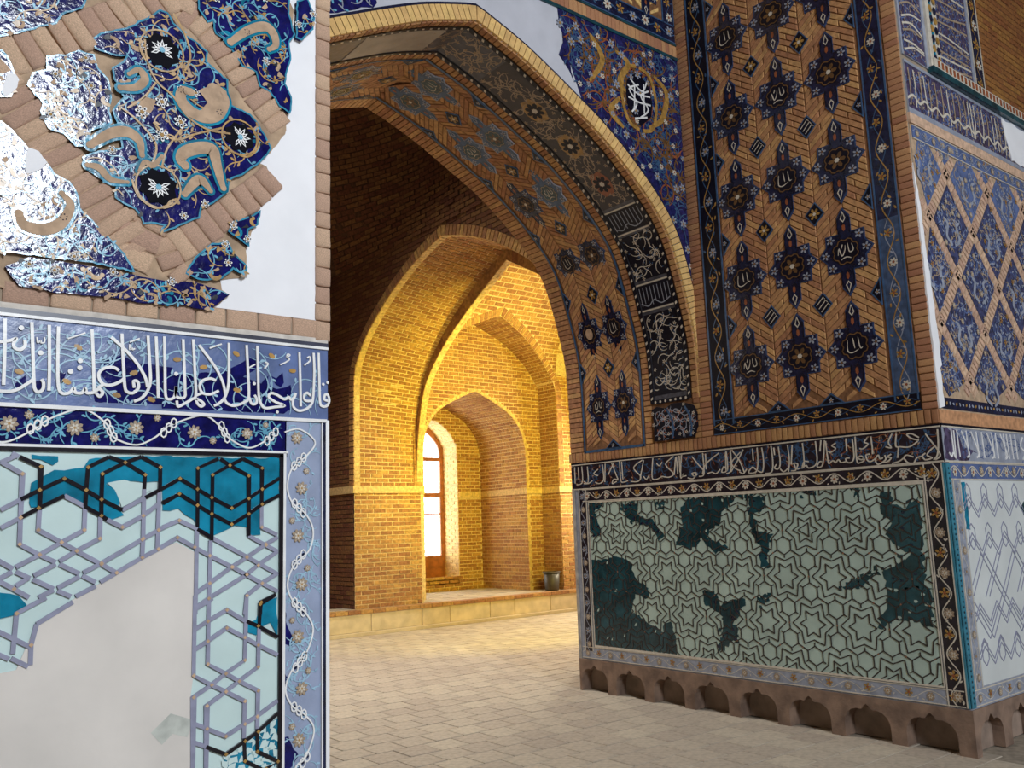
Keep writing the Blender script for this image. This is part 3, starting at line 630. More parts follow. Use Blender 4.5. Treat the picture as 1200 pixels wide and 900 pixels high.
# biscuit scrolls with turquoise outline, lotus roundels, gold lines of the medallion
def curl(f, pts, wd, par):
    b = B(PL); p = smooth(PX(PL, f, pts), 8); n = len(p); W = wd / 3 * px
    for k_, (ex, h, mt) in enumerate(((3.2 * px, .0255, turq), (0, .0270, biscuit))):
        Lh, Rh = [], []
        for i in range(n):
            a_, c_ = p[max(0, i - 1)], p[min(n - 1, i + 1)]; l = math.dist(a_, c_) or 1; nx, ny = -(c_[1] - a_[1]) / l, (c_[0] - a_[0]) / l
            t = i / (n - 1); ww = W / 2 * (.42 + .75 * math.sin(math.pi * (.15 + .8 * t)) ** 1.5) + ex
            Lh.append((p[i][0] + nx * ww, p[i][1] + ny * ww)); Rh.append((p[i][0] - nx * ww, p[i][1] - ny * ww))
        for i in range(n - 1): b.add([PL.to3(*q_, h) for q_ in (Rh[i], Rh[i + 1], Lh[i + 1], Lh[i])], [(0, 1, 2, 3)], mt)
        b.disc(p[0], W * .42 + ex, h + .0002, mt, 12); b.disc(p[-1], W * .3 + ex, h + .0002, mt, 10)
    b.make('biscuit_scroll', par)
for pts, wd in (([(415, 320), (470, 318), (500, 290), (480, 258), (445, 272)], 26), ([(660, 335), (632, 330), (628, 365), (665, 405), (715, 425), (760, 415), (785, 370), (775, 335)], 38), ([(310, 520), (380, 480), (440, 475), (480, 505), (490, 555)], 34), ([(640, 590), (625, 570), (640, 545), (690, 530), (735, 535), (750, 580), (765, 640), (775, 670)], 40),
                 ([(300, 590), (340, 600), (380, 640), (440, 650)], 22), ([(560, 560), (530, 590), (500, 580), (480, 610)], 18), ([(640, 690), (690, 640), (730, 680)], 30)): curl(zA, pts, wd, med)
curl(zA, [(800, 160), (860, 120), (920, 105), (950, 130), (958, 170), (935, 185)], 34, field)
curl(zA, [(60, 760), (80, 800), (150, 815), (210, 790), (240, 730), (210, 690)], 34, field)
for c, r, a in (((560, 190), 70, 0), ((832, 492), 62, -1.5), ((548, 665), 70, 3.1)):
    u, v = PL.at(*zA(*c)); b = B(PL); R = r / 3 * px
    b.poly([(u + math.cos(t * .3927) * R * (1 if t % 2 else .82), v + math.sin(t * .3927) * R * (1 if t % 2 else .82)) for t in range(16)], .0256, lotus_k, .02)
    b.ribbon([(u + math.cos(t * .3142) * R * 1.12, v + math.sin(t * .3142) * R * 1.12) for t in range(20)], 2 * px, .0262, golden, closed=True); b.make('lotus_roundel', med)
    flower(med, PL, u, v, 42 / 3 * px, 'lotus', .026, a, 'white_lotus')
for c in ((560, 370), (625, 440), (560, 485), (490, 405)):
    flower(med, PL, *PL.at(*zA(*c)), 8.5 * px, 'white', .0262)
b = B(PL)
for l in ([(500, 150), (510, 230), (545, 300), (600, 350), (650, 420), (720, 465), (800, 480)], [(600, 60), (640, 130), (660, 210), (640, 260)], [(440, 390), (500, 350), (540, 300)], [(640, 450), (580, 530), (560, 600)], [(880, 470), (900, 520), (860, 560), (800, 540)], [(455, 640), (480, 700), (540, 740), (600, 720)], [(530, 440), (600, 500), (680, 480), (770, 460)], [(420, 390), (480, 440), (540, 520), (520, 600)]):
    b.ribbon(smooth(PX(PL, zA, l), 6), 2.4 * px, .0262, golden)
b.make('gold_line', med)
# the same wall goes on beyond the frame: the repeat of its tile fields
bpy.context.view_layer.update()
def repeat(parent, names, dx, dd):
    for o in list(parent.children):
        if o.name.split('.')[0] not in names: continue
        c = o.copy(); COL.objects.link(c); c.parent = parent; c.matrix_local = Matrix.Translation((dx, dd, 0)) @ o.matrix_local
        for k_ in list(o.children):
            d = k_.copy(); COL.objects.link(d); d.parent = c; d.matrix_local = k_.matrix_local
repeat(field, ('brick', 'tile_fragment', 'biscuit_scroll'), -1.06, .0012)
repeat(dado, ('tile_strip', 'turquoise_tile'), -.905, .0012)
repeat(bord_h, ('white_scroll', 'flower'), -1.0, .0012)
b = B(PL); b.poly(rough([(x - 1.06, z) for x, z in mp if x < 1.5], .0018, .012, 2), .0078, mortar, .004); b.make('strapwork_ground', field)
b = B(PL); vines(b, [(-1.4, V_BB + .012), (.36, V_BB + .012), (.36, V_FB), (-1.4, V_FB)], 80, .006, 1.6 * px, .0065, lblue, .22, 26, 43, .008, lblue); vines(b, [(-1.4, V_FB + .01), (.36, V_FB + .01), (.36, V_FT - .02), (-1.4, V_FT - .02)], 90, .010, 1.5 * px, .0076, palevine, .16, 30, 49, .009, palevine); b.make('vine_tracery', wall_left)
# side of the near pier inside the passage: brick over a tiled dado
PL2 = Plane((XL - .012, 0, 0), (0, 1, 0), (0, 0, 1), (1, 0, 0))
b = B(PL2); b.rect(YL + .05, 0, YB, .3, .012, stone, 0); b.rect(YL + .02, .3, YB, 1.86, .006, palegreen, 0); b.rect(YL + .02, 1.86, YB, 2.24, .008, plum, 0); b.rect(YL, 2.24, YB, ZTOP, .002, mort_f, 0); b.make('passage_side', wall_left)
b = B(PL2); lay(b, [[(YL + .04, 2.26), (YB, 2.26), (YB, 5.2), (YL + .04, 5.2)]], 2.26, 5.2, brick_f, h0=.002, h1=.009); b.make('brick_course', wall_left, kind='stuff')
# ================================================================== corner pier, side facing the passage (plane X = XF, u = -Y)
# --- stone plinth with ogee niches
def niche_profile(c, w_, z0, zt):
    h = w_ / 2; pts = [(-h, z0), (-h, zt * .42), (-h * .97, zt * .58), (-h * .86, zt * .74), (-h * .68, zt * .85), (-h * .45, zt * .90), (-h * .24, zt * .89), (-h * .13, zt * .99), (0, zt * 1.06)]
    return [(c + x, z) for x, z in pts] + [(c - x, z) for x, z in reversed(pts[:-1])]
def plinth(fr, u0, u1, centres, wd, name, dp):
    out = [(u0, .30), (u0, 0)]
    for c in centres: out += niche_profile(c, wd, 0, .235)
    out += [(u1, 0), (u1, .30)]
    b = B(fr); b.poly(out, .014, stone, -dp); o = b.make(name, wall_right, 'brown stone plinth with a row of small ogee niches')
    for c in centres:
        b = B(fr); b.rect(c - wd / 2 - .01, 0, c + wd / 2 + .01, .27, -dp + .005, stone_in); b.make('niche_recess', o)
    return o
sp = (YB - YG) / 8
plinth(PF, -YB, -YG - .07, [-YB + .205 + .468 * i for i in range(8)], .355, 'stone_plinth', .12)
plinth(PG, XF - .014, 15.8, [XF + .235 + .475 * i for i in range(8)], .35, 'stone_plinth', .07)
def seg_border(fr, parent, p0, p1, wd, ground, vine, fl, name, label=None, h=.006, amp=.3, period=None, seed=1, fr_r=.3, line=bone, nsub=60, double=False, vw=.05):
    """straight border band from p0 to p1 with a running scroll and flowers"""
    L = math.dist(p0, p1); a = math.atan2(p1[1] - p0[1], p1[0] - p0[0]); du = (math.cos(a), math.sin(a)); dv = (-du[1], du[0])
    P = lambda s, t: (p0[0] + du[0] * s + dv[0] * t, p0[1] + du[1] * s + dv[1] * t)
    period = period or wd * 2.6; n = max(1, round(L / period)); period = L / n
    b = B(fr); b.poly([P(0, -wd / 2), P(L, -wd / 2), P(L, wd / 2), P(0, wd / 2)], h, ground, 0)
    k = 14; pts = [P(i / k * period, math.sin(i / k * 6.2832) * wd * amp) for i in range(n * k + 1)]
    b.ribbon(pts, wd * vw, h + .0015, vine)
    if double: b.ribbon([P(i / k * period, -math.sin(i / k * 6.2832) * wd * amp) for i in range(n * k + 1)], wd * vw * .8, h + .0013, double)
    rn = random.Random(seed)
    for i in range(n * 2):
        c = P((i + .5) * period / 2, (.0 if amp > .2 else 0)); s = 1 if i % 2 == 0 else -1
        for q in range(4):
            t = (i + rn.uniform(.1, .9)) * period / 2; e = P(t, rn.uniform(-.38, .38) * wd); b.disc(e, wd * .10, h + .0016, vine if q % 2 else ground if q == 2 else (double or vine), 6, wd * .045, rn.uniform(0, 3))
        pp = [P((i + .5) * period / 2 + math.cos(t * .5) * wd * .3 * (1 - t * .06), s * (-.02 * wd + math.sin(t * .5) * wd * .28 * (1 - t * .06))) for t in range(11)]
        b.ribbon(pp, wd * vw * .7, h + .0014, double or vine, taper=True)
    for s_ in (-1, 1):
        b.poly([P(0, s_ * wd / 2 - wd * .035), P(L, s_ * wd / 2 - wd * .035), P(L, s_ * wd / 2 + wd * .035), P(0, s_ * wd / 2 + wd * .035)], h + .003, line, 0)
    o = b.make(name, parent, label)
    for i in range(n * 2):
        c = P((i + .5) * period / 2, (-.06 if i % 2 == 0 else .06) * wd)
        flower(o, fr, c[0], c[1], wd * fr_r, fl[i % len(fl)], h + .002)
    return o
# --- dado: pale green girih panel with frames
D0, D1, E0, E1 = -6.42, -3.05, .43, 1.805
b = B(PF); b.rect(-YB + .0, .30, -YG, 2.19, .003, steelg, 0); b.rect(D0, E0, D1, E1, .006, palegreen, 0)
dadoF = b.make('girih_dado', wall_right, 'pale green tile dado with dark star and hexagon lines and teal patches')
zF1 = lambda x, y: (660 + x / 4, 490 + y / 4)
zF2 = lambda x, y: (660 + x / 4, 650 + y / 4)
zF3 = lambda x, y: (900 + x / 4, 490 + y / 4)
zF4 = lambda x, y: (900 + x / 4, 690 + y / 4)
TP = [(zF1, [(585, 378), (800, 360), (800, 395), (745, 440), (740, 500), (690, 520), (670, 560), (770, 600), (720, 640), (660, 575), (600, 615), (530, 585), (560, 500), (550, 430)]),
      (zF1, [(275, 405), (345, 400), (350, 450), (420, 480), (475, 550), (450, 575), (410, 510), (320, 480), (290, 450)]), (zF1, [(435, 385), (475, 385), (470, 420), (440, 420)]),
      (zF1, [(105, 400), (190, 395), (150, 440), (180, 540), (150, 560), (120, 500)]),
      (zF2, [(115, 20), (160, 30), (260, 5), (320, 40), (340, 110), (400, 150), (405, 210), (340, 190), (320, 260), (390, 310), (480, 370), (470, 330), (510, 320), (540, 440), (530, 470), (115, 420)]),
      (zF1, [(880, 365), (930, 360), (960, 420), (895, 440), (905, 520), (985, 545), (960, 600), (965, 690), (925, 700), (930, 600), (890, 540), (870, 430)]), (zF1, [(800, 360), (900, 352), (880, 380), (820, 372)]),
      (zF2, [(655, 170), (710, 170), (740, 240), (830, 200), (860, 215), (835, 260), (800, 320), (830, 340), (810, 400), (720, 470), (745, 380), (760, 300), (730, 270), (660, 230)]), (zF2, [(915, 190), (960, 185), (970, 215), (920, 225)]),
      (zF3, [(530, 345), (580, 345), (590, 400), (640, 420), (712, 360), (728, 640), (745, 800), (560, 800), (545, 720), (680, 640), (590, 590), (560, 540), (580, 470), (530, 440)]),
      (zF4, [(560, 0), (770, -10), (780, 180), (690, 160), (600, 140), (545, 185), (525, 140), (570, 90)]), (zF3, [(160, 350), (210, 330), (205, 355)]), (zF3, [(390, 330), (430, 320), (420, 380)]), (zF3, [(330, 790), (440, 745), (520, 715), (440, 800)])]
for i, (f, p) in enumerate(TP):
    b = B(PF); q = rough(PX(PF, f, p), .015, .028, i + 2); q = [(min(max(x, D0), D1), min(max(y, E0), E1)) for x, y in q]; b.poly(q, .0078, teal, .006)
    for c in scatter([(x + random.uniform(-.05, .05), y + random.uniform(-.05, .05)) for x, y in q], 14, .04, i + 40):
        if D0 < c[0] - .02 and c[0] + .02 < D1 and E0 < c[1] - .02 < E1 - .04: b.poly(rough([(c[0] - .018, c[1] - .012), (c[0] + .018, c[1] - .014), (c[0] + .012, c[1] + .016), (c[0] - .014, c[1] + .014)], .009, .014, i + int(c[0] * 999)), .0081, teal)
    for c in scatter(q, 8, .05, i): b.poly(rough([(c[0] - .014, c[1] - .008), (c[0] + .014, c[1] - .01), (c[0] + .008, c[1] + .012), (c[0] - .01, c[1] + .01)], .008, .014, i), .0088, navy if i % 2 else palegreen)
    b.make('teal_tile', dadoF, 'dark teal original glazed tile area')
def clipseg(a, c, r):
    t0, t1 = 0., 1.; d = (c[0] - a[0], c[1] - a[1])
    for p, q in ((-d[0], a[0] - r[0]), (d[0], r[2] - a[0]), (-d[1], a[1] - r[1]), (d[1], r[3] - a[1])):
        if abs(p) < 1e-9:
            if q < 0: return None
        else:
            t = q / p
            if p < 0: t0 = max(t0, t)
            else: t1 = min(t1, t)
    if t0 >= t1: return None
    return ((a[0] + d[0] * t0, a[1] + d[1] * t0), (a[0] + d[0] * t1, a[1] + d[1] * t1))
def lines(b, pts, r, wd, h, mat, closed=False):
    n = len(pts)
    for i in range(n if closed else n - 1):
        s_ = clipseg(pts[i], pts[(i + 1) % n], r)
        if s_ and math.dist(*s_) > .004: b.ribbon(list(s_), wd, h, mat, .005)
R = (D0, E0, D1, E1); a_ = .41; rh = a_ * .866; LW = .0078; knot = M('rust_knot', (150, 104, 78), .6)
for j in range(-1, 6):
    for i in range(-1, 11):
        c = (-5.45 + (i - 3) * a_ + (a_ / 2 if j % 2 else 0), 1.14 + (j - 2) * rh)
        if not (D0 - .22 < c[0] < D1 + .22 and E0 - .2 < c[1] < E1 + .2): continue
        b = B(PF); pol = lambda r, d, o=c: (o[0] + r * a_ * math.cos(math.radians(d)), o[1] + r * a_ * math.sin(math.radians(d)))
        lines(b, [pol(.27 if k % 2 == 0 else .155, 30 * k) for k in range(12)], R, LW, .0105, girih, True)
        lines(b, [pol(.43 if k % 2 == 0 else .29, 30 * k) for k in range(12)], R, LW, .0105, girih, True)
        if (i * 3 + j * 5) % 3 == 0: lines(b, [pol(.15, d) for d in ((0, 120, 240) if i % 2 else (60, 180, 300))], R, LW, .0105, girih, True)
        for k in range(6):
            m_ = pol(.5, 60 * k)
            if k < 3: lines(b, [(m_[0] + math.cos(math.radians(60 * k + 90)) * s_ * .075 * a_ + 0, m_[1] + math.sin(math.radians(60 * k + 90)) * s_ * .075 * a_) for s_ in (-1, 1)], R, LW, .0105, girih)
            if R[0] < m_[0] < R[2] and R[1] < m_[1] < R[3]: b.disc(m_, .008, .0112, knot, 4)
        for d in (30, 90):
            o = pol(.577, d); hx = [pol(.175, 60 * k + 30, o) for k in range(6)]; lines(b, hx, R, LW, .0105, girih, True)
            for k in range(6): lines(b, [hx[k], pol(.235, 60 * k + 30, o)], R, LW, .0105, girih)
        b.make('star_lines', dadoF)
# frames of the dado
seg_border(PF, wall_right, (-6.60, .365), (-2.92, .365), .10, steelg, bone, ['taupe', 'gold'], 'dado_border', 'grey floral border along the foot of the dado', .007, .3, .30, 2)
seg_border(PF, wall_right, (-6.50, 1.875), (-2.98, 1.875), .115, plum, bone, ['bone', 'gold'], 'dado_border', 'dark plum floral border over the dado panel', .008, .3, .27, 3, vw=.07)
seg_border(PF, wall_right, (-2.97, .31), (-2.97, 1.93), .125, plum, bone, ['taupe', 'gold'], 'dado_border', 'upright plum floral border at the pier corner', .009, .3, .26, 4, vw=.07)
seg_border(PF, wall_right, (-6.50, .38), (-6.50, 1.93), .10, plum, steelg, ['taupe', 'dull'], 'dado_border', 'upright dark floral border beside the opening', .009, .3, .26, 5, vw=.07)
b = B(PF); b.rect(-2.905, .31, -YG, 1.93, .011, glaze('turquoise_bead', (60, 128, 150), .2, .1), 0)
b.rect(-YB, .30, -YB + .035, 1.95, .012, M('edge_lime', (170, 164, 156), .8), -.0)
b.make('bead_border', wall_right, 'turquoise corner border with black beads')
b = B(PF)
for l in ([(D0, E0), (D1, E0), (D1, E1), (D0, E1)],): b.ribbon(l, .012, .012, bone, 0, True)
b.make('frame_line', wall_right)
# --- inscription frieze
b = B(PF); b.rect(-YB, 1.945, -YG, 2.19, .007, plum, 0)
fp = [(-YB + .02, 1.96), (-YG - .02, 1.96), (-YG - .02, 2.17), (-YB + .02, 2.17)]
vines(b, fp, 150, .012, .007, .0085, steel, .2, 22, 31, .014, steel); vines(b, fp, 60, .012, .006, .0086, rust, .2, 18, 33, .012, taupe)
frF = b.make('calligraphy_frieze', wall_right, 'dark plum tile band with thin bone coloured Arabic lettering')
zG1 = lambda x, y: (850 + x / 4.615, 490 + y / 4.615)
zG2 = lambda x, y: (670 + x / 6, 500 + y / 6)
FL = [(zG1, [[(1085, 85), (1120, 130), (1155, 175), (1165, 205), (1140, 225)], [(1150, 60), (1155, 140), (1150, 200), (1130, 225)], [(1140, 150), (1110, 175), (1095, 200), (1120, 215), (1085, 225), (1070, 205), (1085, 190)], [(1070, 205), (1040, 215), (1020, 245), (990, 240), (970, 215), (985, 200), (1020, 210)], [(970, 215), (940, 235), (905, 245)],
        [(1050, 120), (1010, 110), (985, 90), (1010, 85), (1050, 105)], [(1045, 125), (1000, 155), (950, 155), (925, 150), (928, 85)], [(905, 85), (885, 130), (900, 160), (870, 155)], [(940, 160), (935, 215)], [(900, 195), (880, 210), (900, 215), (880, 235), (850, 240)], [(865, 200), (870, 225), (830, 250), (815, 225), (830, 200), (840, 220), (855, 215)], [(820, 215), (790, 235), (770, 225), (765, 200), (785, 195)],
        [(790, 100), (798, 160), (800, 195)], [(770, 110), (755, 130), (775, 140), (750, 165), (730, 165)], [(755, 215), (740, 225), (720, 215), (740, 205), (755, 225), (735, 240), (715, 230), (705, 100)], [(690, 115), (700, 200), (690, 235), (665, 240), (655, 220), (675, 215)], [(655, 110), (660, 180)], [(655, 235), (630, 240), (615, 225), (600, 240), (585, 230), (565, 245), (558, 225), (545, 125)],
        [(600, 135), (580, 150), (600, 165), (575, 185), (560, 180)], [(540, 120), (530, 250), (500, 262), (515, 235), (535, 240)], [(520, 120), (515, 180)], [(490, 125), (500, 220), (490, 255), (455, 270), (440, 255), (420, 270), (430, 235), (455, 235)], [(420, 135), (430, 230), (425, 270)], [(410, 270), (390, 275), (395, 250), (375, 245), (385, 280), (360, 285)], [(340, 145), (350, 230), (345, 290)], [(365, 145), (360, 250)], [(345, 270), (320, 290), (300, 275)],
        [(290, 155), (300, 240), (290, 275), (270, 270), (280, 250)], [(250, 150), (260, 230), (255, 290), (220, 300)], [(265, 160), (270, 200)], [(200, 160), (210, 230), (205, 290), (180, 285)], [(175, 160), (180, 240), (170, 290), (130, 295), (150, 265), (170, 280)], [(150, 165), (155, 230)], [(120, 275), (100, 300), (80, 290)], [(40, 175), (80, 230), (105, 290)], [(100, 170), (70, 230), (35, 290)], [(30, 180), (35, 280), (10, 300)], [(5, 185), (8, 290)]], 8),
      (zG2, [[(1190, 180), (1130, 250), (1150, 290), (1190, 310)], [(1120, 165), (1130, 290)], [(1090, 170), (1100, 300), (1060, 320), (1075, 280), (1100, 310)], [(1050, 300), (1020, 330), (990, 320), (960, 330)], [(1040, 185), (950, 260), (925, 330)], [(925, 185), (935, 330), (900, 350)], [(850, 210), (890, 260), (935, 310)], [(945, 190), (950, 300)], [(890, 330), (870, 350), (850, 330), (880, 325), (860, 365), (820, 360)], [(810, 345), (780, 350), (790, 330), (770, 355), (775, 200)], [(740, 210), (750, 330)], [(760, 205), (765, 320)],
        [(720, 210), (665, 265), (720, 330), (690, 355), (640, 350)], [(735, 215), (725, 340)], [(640, 250), (620, 275), (600, 255)], [(640, 350), (600, 370), (570, 355), (575, 220)], [(550, 340), (530, 370), (510, 350)], [(500, 235), (440, 290), (490, 350), (470, 385), (420, 385)], [(510, 235), (485, 370)], [(400, 380), (370, 390), (350, 375), (340, 240)], [(355, 245), (365, 370)], [(320, 385), (290, 400), (300, 370), (330, 375)], [(285, 255), (310, 320), (330, 370)], [(300, 255), (260, 340)], [(220, 265), (230, 370), (200, 400), (170, 390)], [(240, 260), (238, 390)], [(190, 300), (160, 330), (190, 345)],
        [(150, 380), (120, 400), (90, 385)], [(115, 280), (120, 390), (90, 400)], [(75, 280), (80, 390), (40, 410)], [(25, 285), (30, 400)], [(50, 285), (55, 370)]], 9)]
for f, ls, wd in FL:
    sc_ = 4.615 if f is zG1 else 6
    for l in ls:
        p = smooth(PX(PF, f, l), 5); b = B(PF); b.ribbon(p, .0092, .0115, bone, .007); b.make('letter', frF)
b = B(PF); b.rect(-YB, 1.935, -YG, 1.947, .011, bone, 0); b.rect(-YB, 2.178, -YG, 2.188, .0115, bone, 0); b.rect(-YB, 2.188, -YG, 2.202, .009, navy_k, 0); b.make('frieze_line', wall_right)
# --- soldier course over the frieze, upright courses at the corner and beside the arch
b = B(PF); b.rect(-YB, 2.2, -YG, ZTOP, .001, mort_f, 0); b.make('mortar_bed', wall_right)
q = []; u = -YG - .0; rn = random.Random(5)
while u > -YB + .02: q.append((u - .025, 2.256, .045, .098, rn.uniform(-.02, .02))); u -= .0505
bricks('brick', wall_right, PF, q, brick_f, .010)
q = []; v = 2.31
while v < 6.9: q.append((-YG - .052 + rn.uniform(-.002, .002), v + .025, .108, .044, rn.uniform(-.02, .02))); v += .0505
bricks('brick', wall_right, PF, q, brick_fc, .010)
q = []; v = 2.31
while v < 7.0: q.append((-4.895 + rn.uniform(-.002, .002), v + .025, .122, .044, rn.uniform(-.02, .02))); v += .0505
bricks('brick', wall_right, PF, q, brick_fc, .009)
# --- the big star panel
Q0, Q1, QB, QT = -4.82, -3.005, 2.31, 7.6
BW = .165
b = B(PF); b.rect(Q0, QB, Q1, QT, .006, mort_f, 0); sp_o = b.make('star_panel', wall_right, 'tall brick panel inlaid with navy star medallions and a floral border')
I0, I1, IB = Q0 + .235, Q1 - .20, QB + .13
seg_border(PF, sp_o, (Q1 - .095, QB + .08), (Q1 - .095, 3.75), .17, glaze('faded_blue_tile', (66, 86, 118), .3, .2), golden, ['bone', 'gold'], 'floral_border', None, .010, .22, .46, 16, .2, steel, double=steelg)
seg_border(PF, sp_o, (Q1 - .095, 3.75), (Q1 - .095, 5.9), .17, navy, golden, ['bone', 'gold'], 'floral_border', None, .010, .22, .46, 6, .2, steel, double=steel)
seg_border(PF, sp_o, (Q0 + .11, QB + .08), (Q0 + .11, 6.6), .20, navy_k, golden, ['dull', 'gold'], 'floral_border', None, .010, .22, .46, 7, .2, steel, double=steel)
seg_border(PF, sp_o, (Q0 + .0, QB + .065), (Q1, QB + .065), .12, navy_k, golden, ['bone', 'gold'], 'floral_border', None, .011, .22, .36, 8, .24, steel, double=steel)
CU, CV = [-4.39, -3.92, -3.45], [2.85 + .735 * k for k in range(6)]
def star_poly(w_, t_, arm):
    R1, R2 = w_ / 2, w_ / 2 * .775; pts = []
    for k in range(16):
        a = math.radians(90 + 22.5 * k); r = R1 if k % 2 == 0 else R2
        if k in (15, 0, 1) or k in (7, 8, 9): continue
        pts.append((math.cos(a) * r, math.sin(a) * r))
    top = [(arm, R1 * .70), (arm, t_ / 2 * .80), (0, t_ / 2), (-arm, t_ / 2 * .80), (-arm, R1 * .70)]
    bot = [(-x, -y) for x, y in top]
    left = [p for p in pts if p[0] < 0]; right = [p for p in pts if p[0] > 0]
    return top + left + bot + right
def star_mesh(var, worn=False):
    key = ('star', var, worn)
    if key in _proto: return _proto[key]
    b = B(LOC); A_, Bk, St = (steel, teal, steelg) if worn else (navy, navy_k, rimblue)
    p = star_poly(.43, .70, .052); b.poly(p, .012, St, 0); s_ = [(x * .93, y * .95) for x, y in p]; b.poly(s_, .0132, A_)
    b.poly([(math.cos(k * .3927) * (.118 if k % 2 else .10), math.sin(k * .3927) * (.118 if k % 2 else .10)) for k in range(16)], .0142, Bk)
    ring = [(math.cos(k * .2618) * (.10 if k % 3 else .085), math.sin(k * .2618) * (.10 if k % 3 else .085)) for k in range(24)]
    b.ribbon(ring, .008, .015, brown_ring if not worn else taupe, closed=True)
    fm = steelg if not worn else steelg
    for k in range(8):
        a = math.radians(22.5 + 45 * k) + (0 if k % 2 else 0); a = math.radians(45 * k + 45)
        if k in (1, 5): continue
        b.petals((math.cos(a) * .157, math.sin(a) * .157), .034, 5, .0148, fm, brown_ring)
    for s in (-1, 1):
        b.ribbon([(-.018, s * .26), (0, s * .315), (.018, s * .26), (0, s * .235)], .008, .0148, bone if not worn else steelg, closed=True); b.disc((0, s * .19), .03, .0146, rust, 6, .014, 1.57)
        b.ribbon([(-.04, s * .14), (-.05, s * .2), (-.04, s * .27)], .006, .0145, Bk); b.ribbon([(.04, s * .14), (.05, s * .2), (.04, s * .27)], .006, .0145, Bk)
    if var == 0:
        for l in ([(-.06, -.02), (-.05, .03), (-.03, -.03), (-.005, .01), (0, .05)], [(.02, .06), (.03, -.01), (.06, .0), (.05, .05)], [(-.04, -.06), (.0, -.045), (.04, -.06)], [(-.02, .06), (-.03, .03)]): b.ribbon(smooth(l, 4), .009, .016, bone, taper=True)
    elif var == 1: b.petals((0, 0), .07, 6, .0155, brown_ring, taupe); b.disc((0, 0), .02, .0165, bone, 6)
    elif var == 2:
        b.disc((0, 0), .062, .0155, biscuit, 12)
    else:
        for l in ([(-.05, .05), (-.055, -.03), (-.02, -.05), (.03, -.03)], [(-.01, .06), (0, -.02)], [(.03, .06), (.04, -.02), (.06, -.02)]): b.ribbon(smooth(l, 4), .009, .016, bone, taper=True)
    _proto[key] = b.mesh('star_medallion'); return _proto[key]
def dia_mesh(var):
    key = ('dia', var)
    if key in _proto: return _proto[key]
    b = B(LOC); d = .085; b.poly([(d, 0), (0, d * 1.15), (-d, 0), (0, -d * 1.15)], .011, steel, 0); b.poly([(d * .88, 0), (0, d), (-d * .88, 0), (0, -d)], .0122, navy_k)
    if var:
        for t in (-1, 0, 1):
            o = (t * .022, -t * .026); b.ribbon([(o[0] - .03, o[1] - .032 + .0), (o[0] + .028, o[1] + .034), (o[0] + .042, o[1] + .016)], .007, .0132, bone)
    else: b.petals((0, 0), .05, 6, .0132, golden, bone)
    _proto[key] = b.mesh('diamond_tile'); return _proto[key]
def tri_mesh():
    if 'tri' in _proto: return _proto['tri']
    b = B(LOC); b.poly([(0, -.105), (.085, 0), (0, .105)], .011, steel, 0); b.poly([(.006, -.085), (.068, 0), (.006, .085)], .0122, navy_k); b.petals((.026, 0), .022, 5, .0132, steelg, golden)
    _proto['tri'] = b.mesh('half_star_tile'); return _proto['tri']
for j, v in enumerate(CV):
    for i, u in enumerate(CU):
        put(star_mesh((0, 1, 3, 1)[(i + 2 * j + (j // 2)) % 4]), 'star_medallion', sp_o, mw=PF.mat(u, v, .006, 0, 1.07, 1))
for j in range(6):
    for i in range(2): put(dia_mesh((j + 1) % 2), 'diamond_tile', sp_o, mw=PF.mat((CU[i] + CU[i + 1]) / 2, CV[j] + .3675, .006, -.1))
    for u, r in ((I0, 0), (I1, math.pi)): put(tri_mesh(), 'half_star_tile', sp_o, mw=PF.mat(u, CV[j] + .3675 + (0 if r == 0 else .0), .006, r))
for u in ((CU[0] + CU[1]) / 2, (CU[1] + CU[2]) / 2): put(tri_mesh(), 'half_star_tile', sp_o, mw=PF.mat(u, IB, .006, math.pi / 2))
b = B(PF); rn = random.Random(21)
def diag_field(b, u0, u1, v0, v1, cu, bl, bh, mat, h0, h1, ph=0, skip=None):
    half = .235; n0 = int((u0 - cu) / half) - 1; n1 = int((u1 - cu) / half) + 2
    for n in range(n0, n1):
        a, c = cu + n * half, cu + (n + 1) * half; sg = 1 if n % 2 else -1; k = 0
        v = v0 - .4
        while v < v1 + .4:
            sl = .72 * sg
            for (p, q) in ((a + .004, (a + c) / 2 - .004 if (k % 2) else c - .004), ((a + c) / 2 + .004, c - .004)):
                if k % 2 == 0 and p > a + .05: continue
                f = lambda uu: v + (uu - (a + c) / 2) * sl
                p2, q2 = max(p, u0), min(q, u1)
                if q2 - p2 < .02: continue
                pts = [(p2, f(p2)), (q2, f(q2)), (q2, f(q2) + bh), (p2, f(p2) + bh)]
                pts = [(x, min(max(y, v0 + .004), v1)) for x, y in pts]
                if pts[3][1] - pts[0][1] > .012 and pts[2][1] - pts[1][1] > .012: b.brick(pts, h0, h1 + rn.uniform(-.002, .002), mat, .005)
            v += bh + .009; k += 1
diag_field(b, I0, I1, IB, 6.5, -4.39 + .0, .2, .046, brick_f, .006, .0115)
b.make('brick_inlay', sp_o, 'ochre bricks laid slantwise between the stars', kind='stuff')
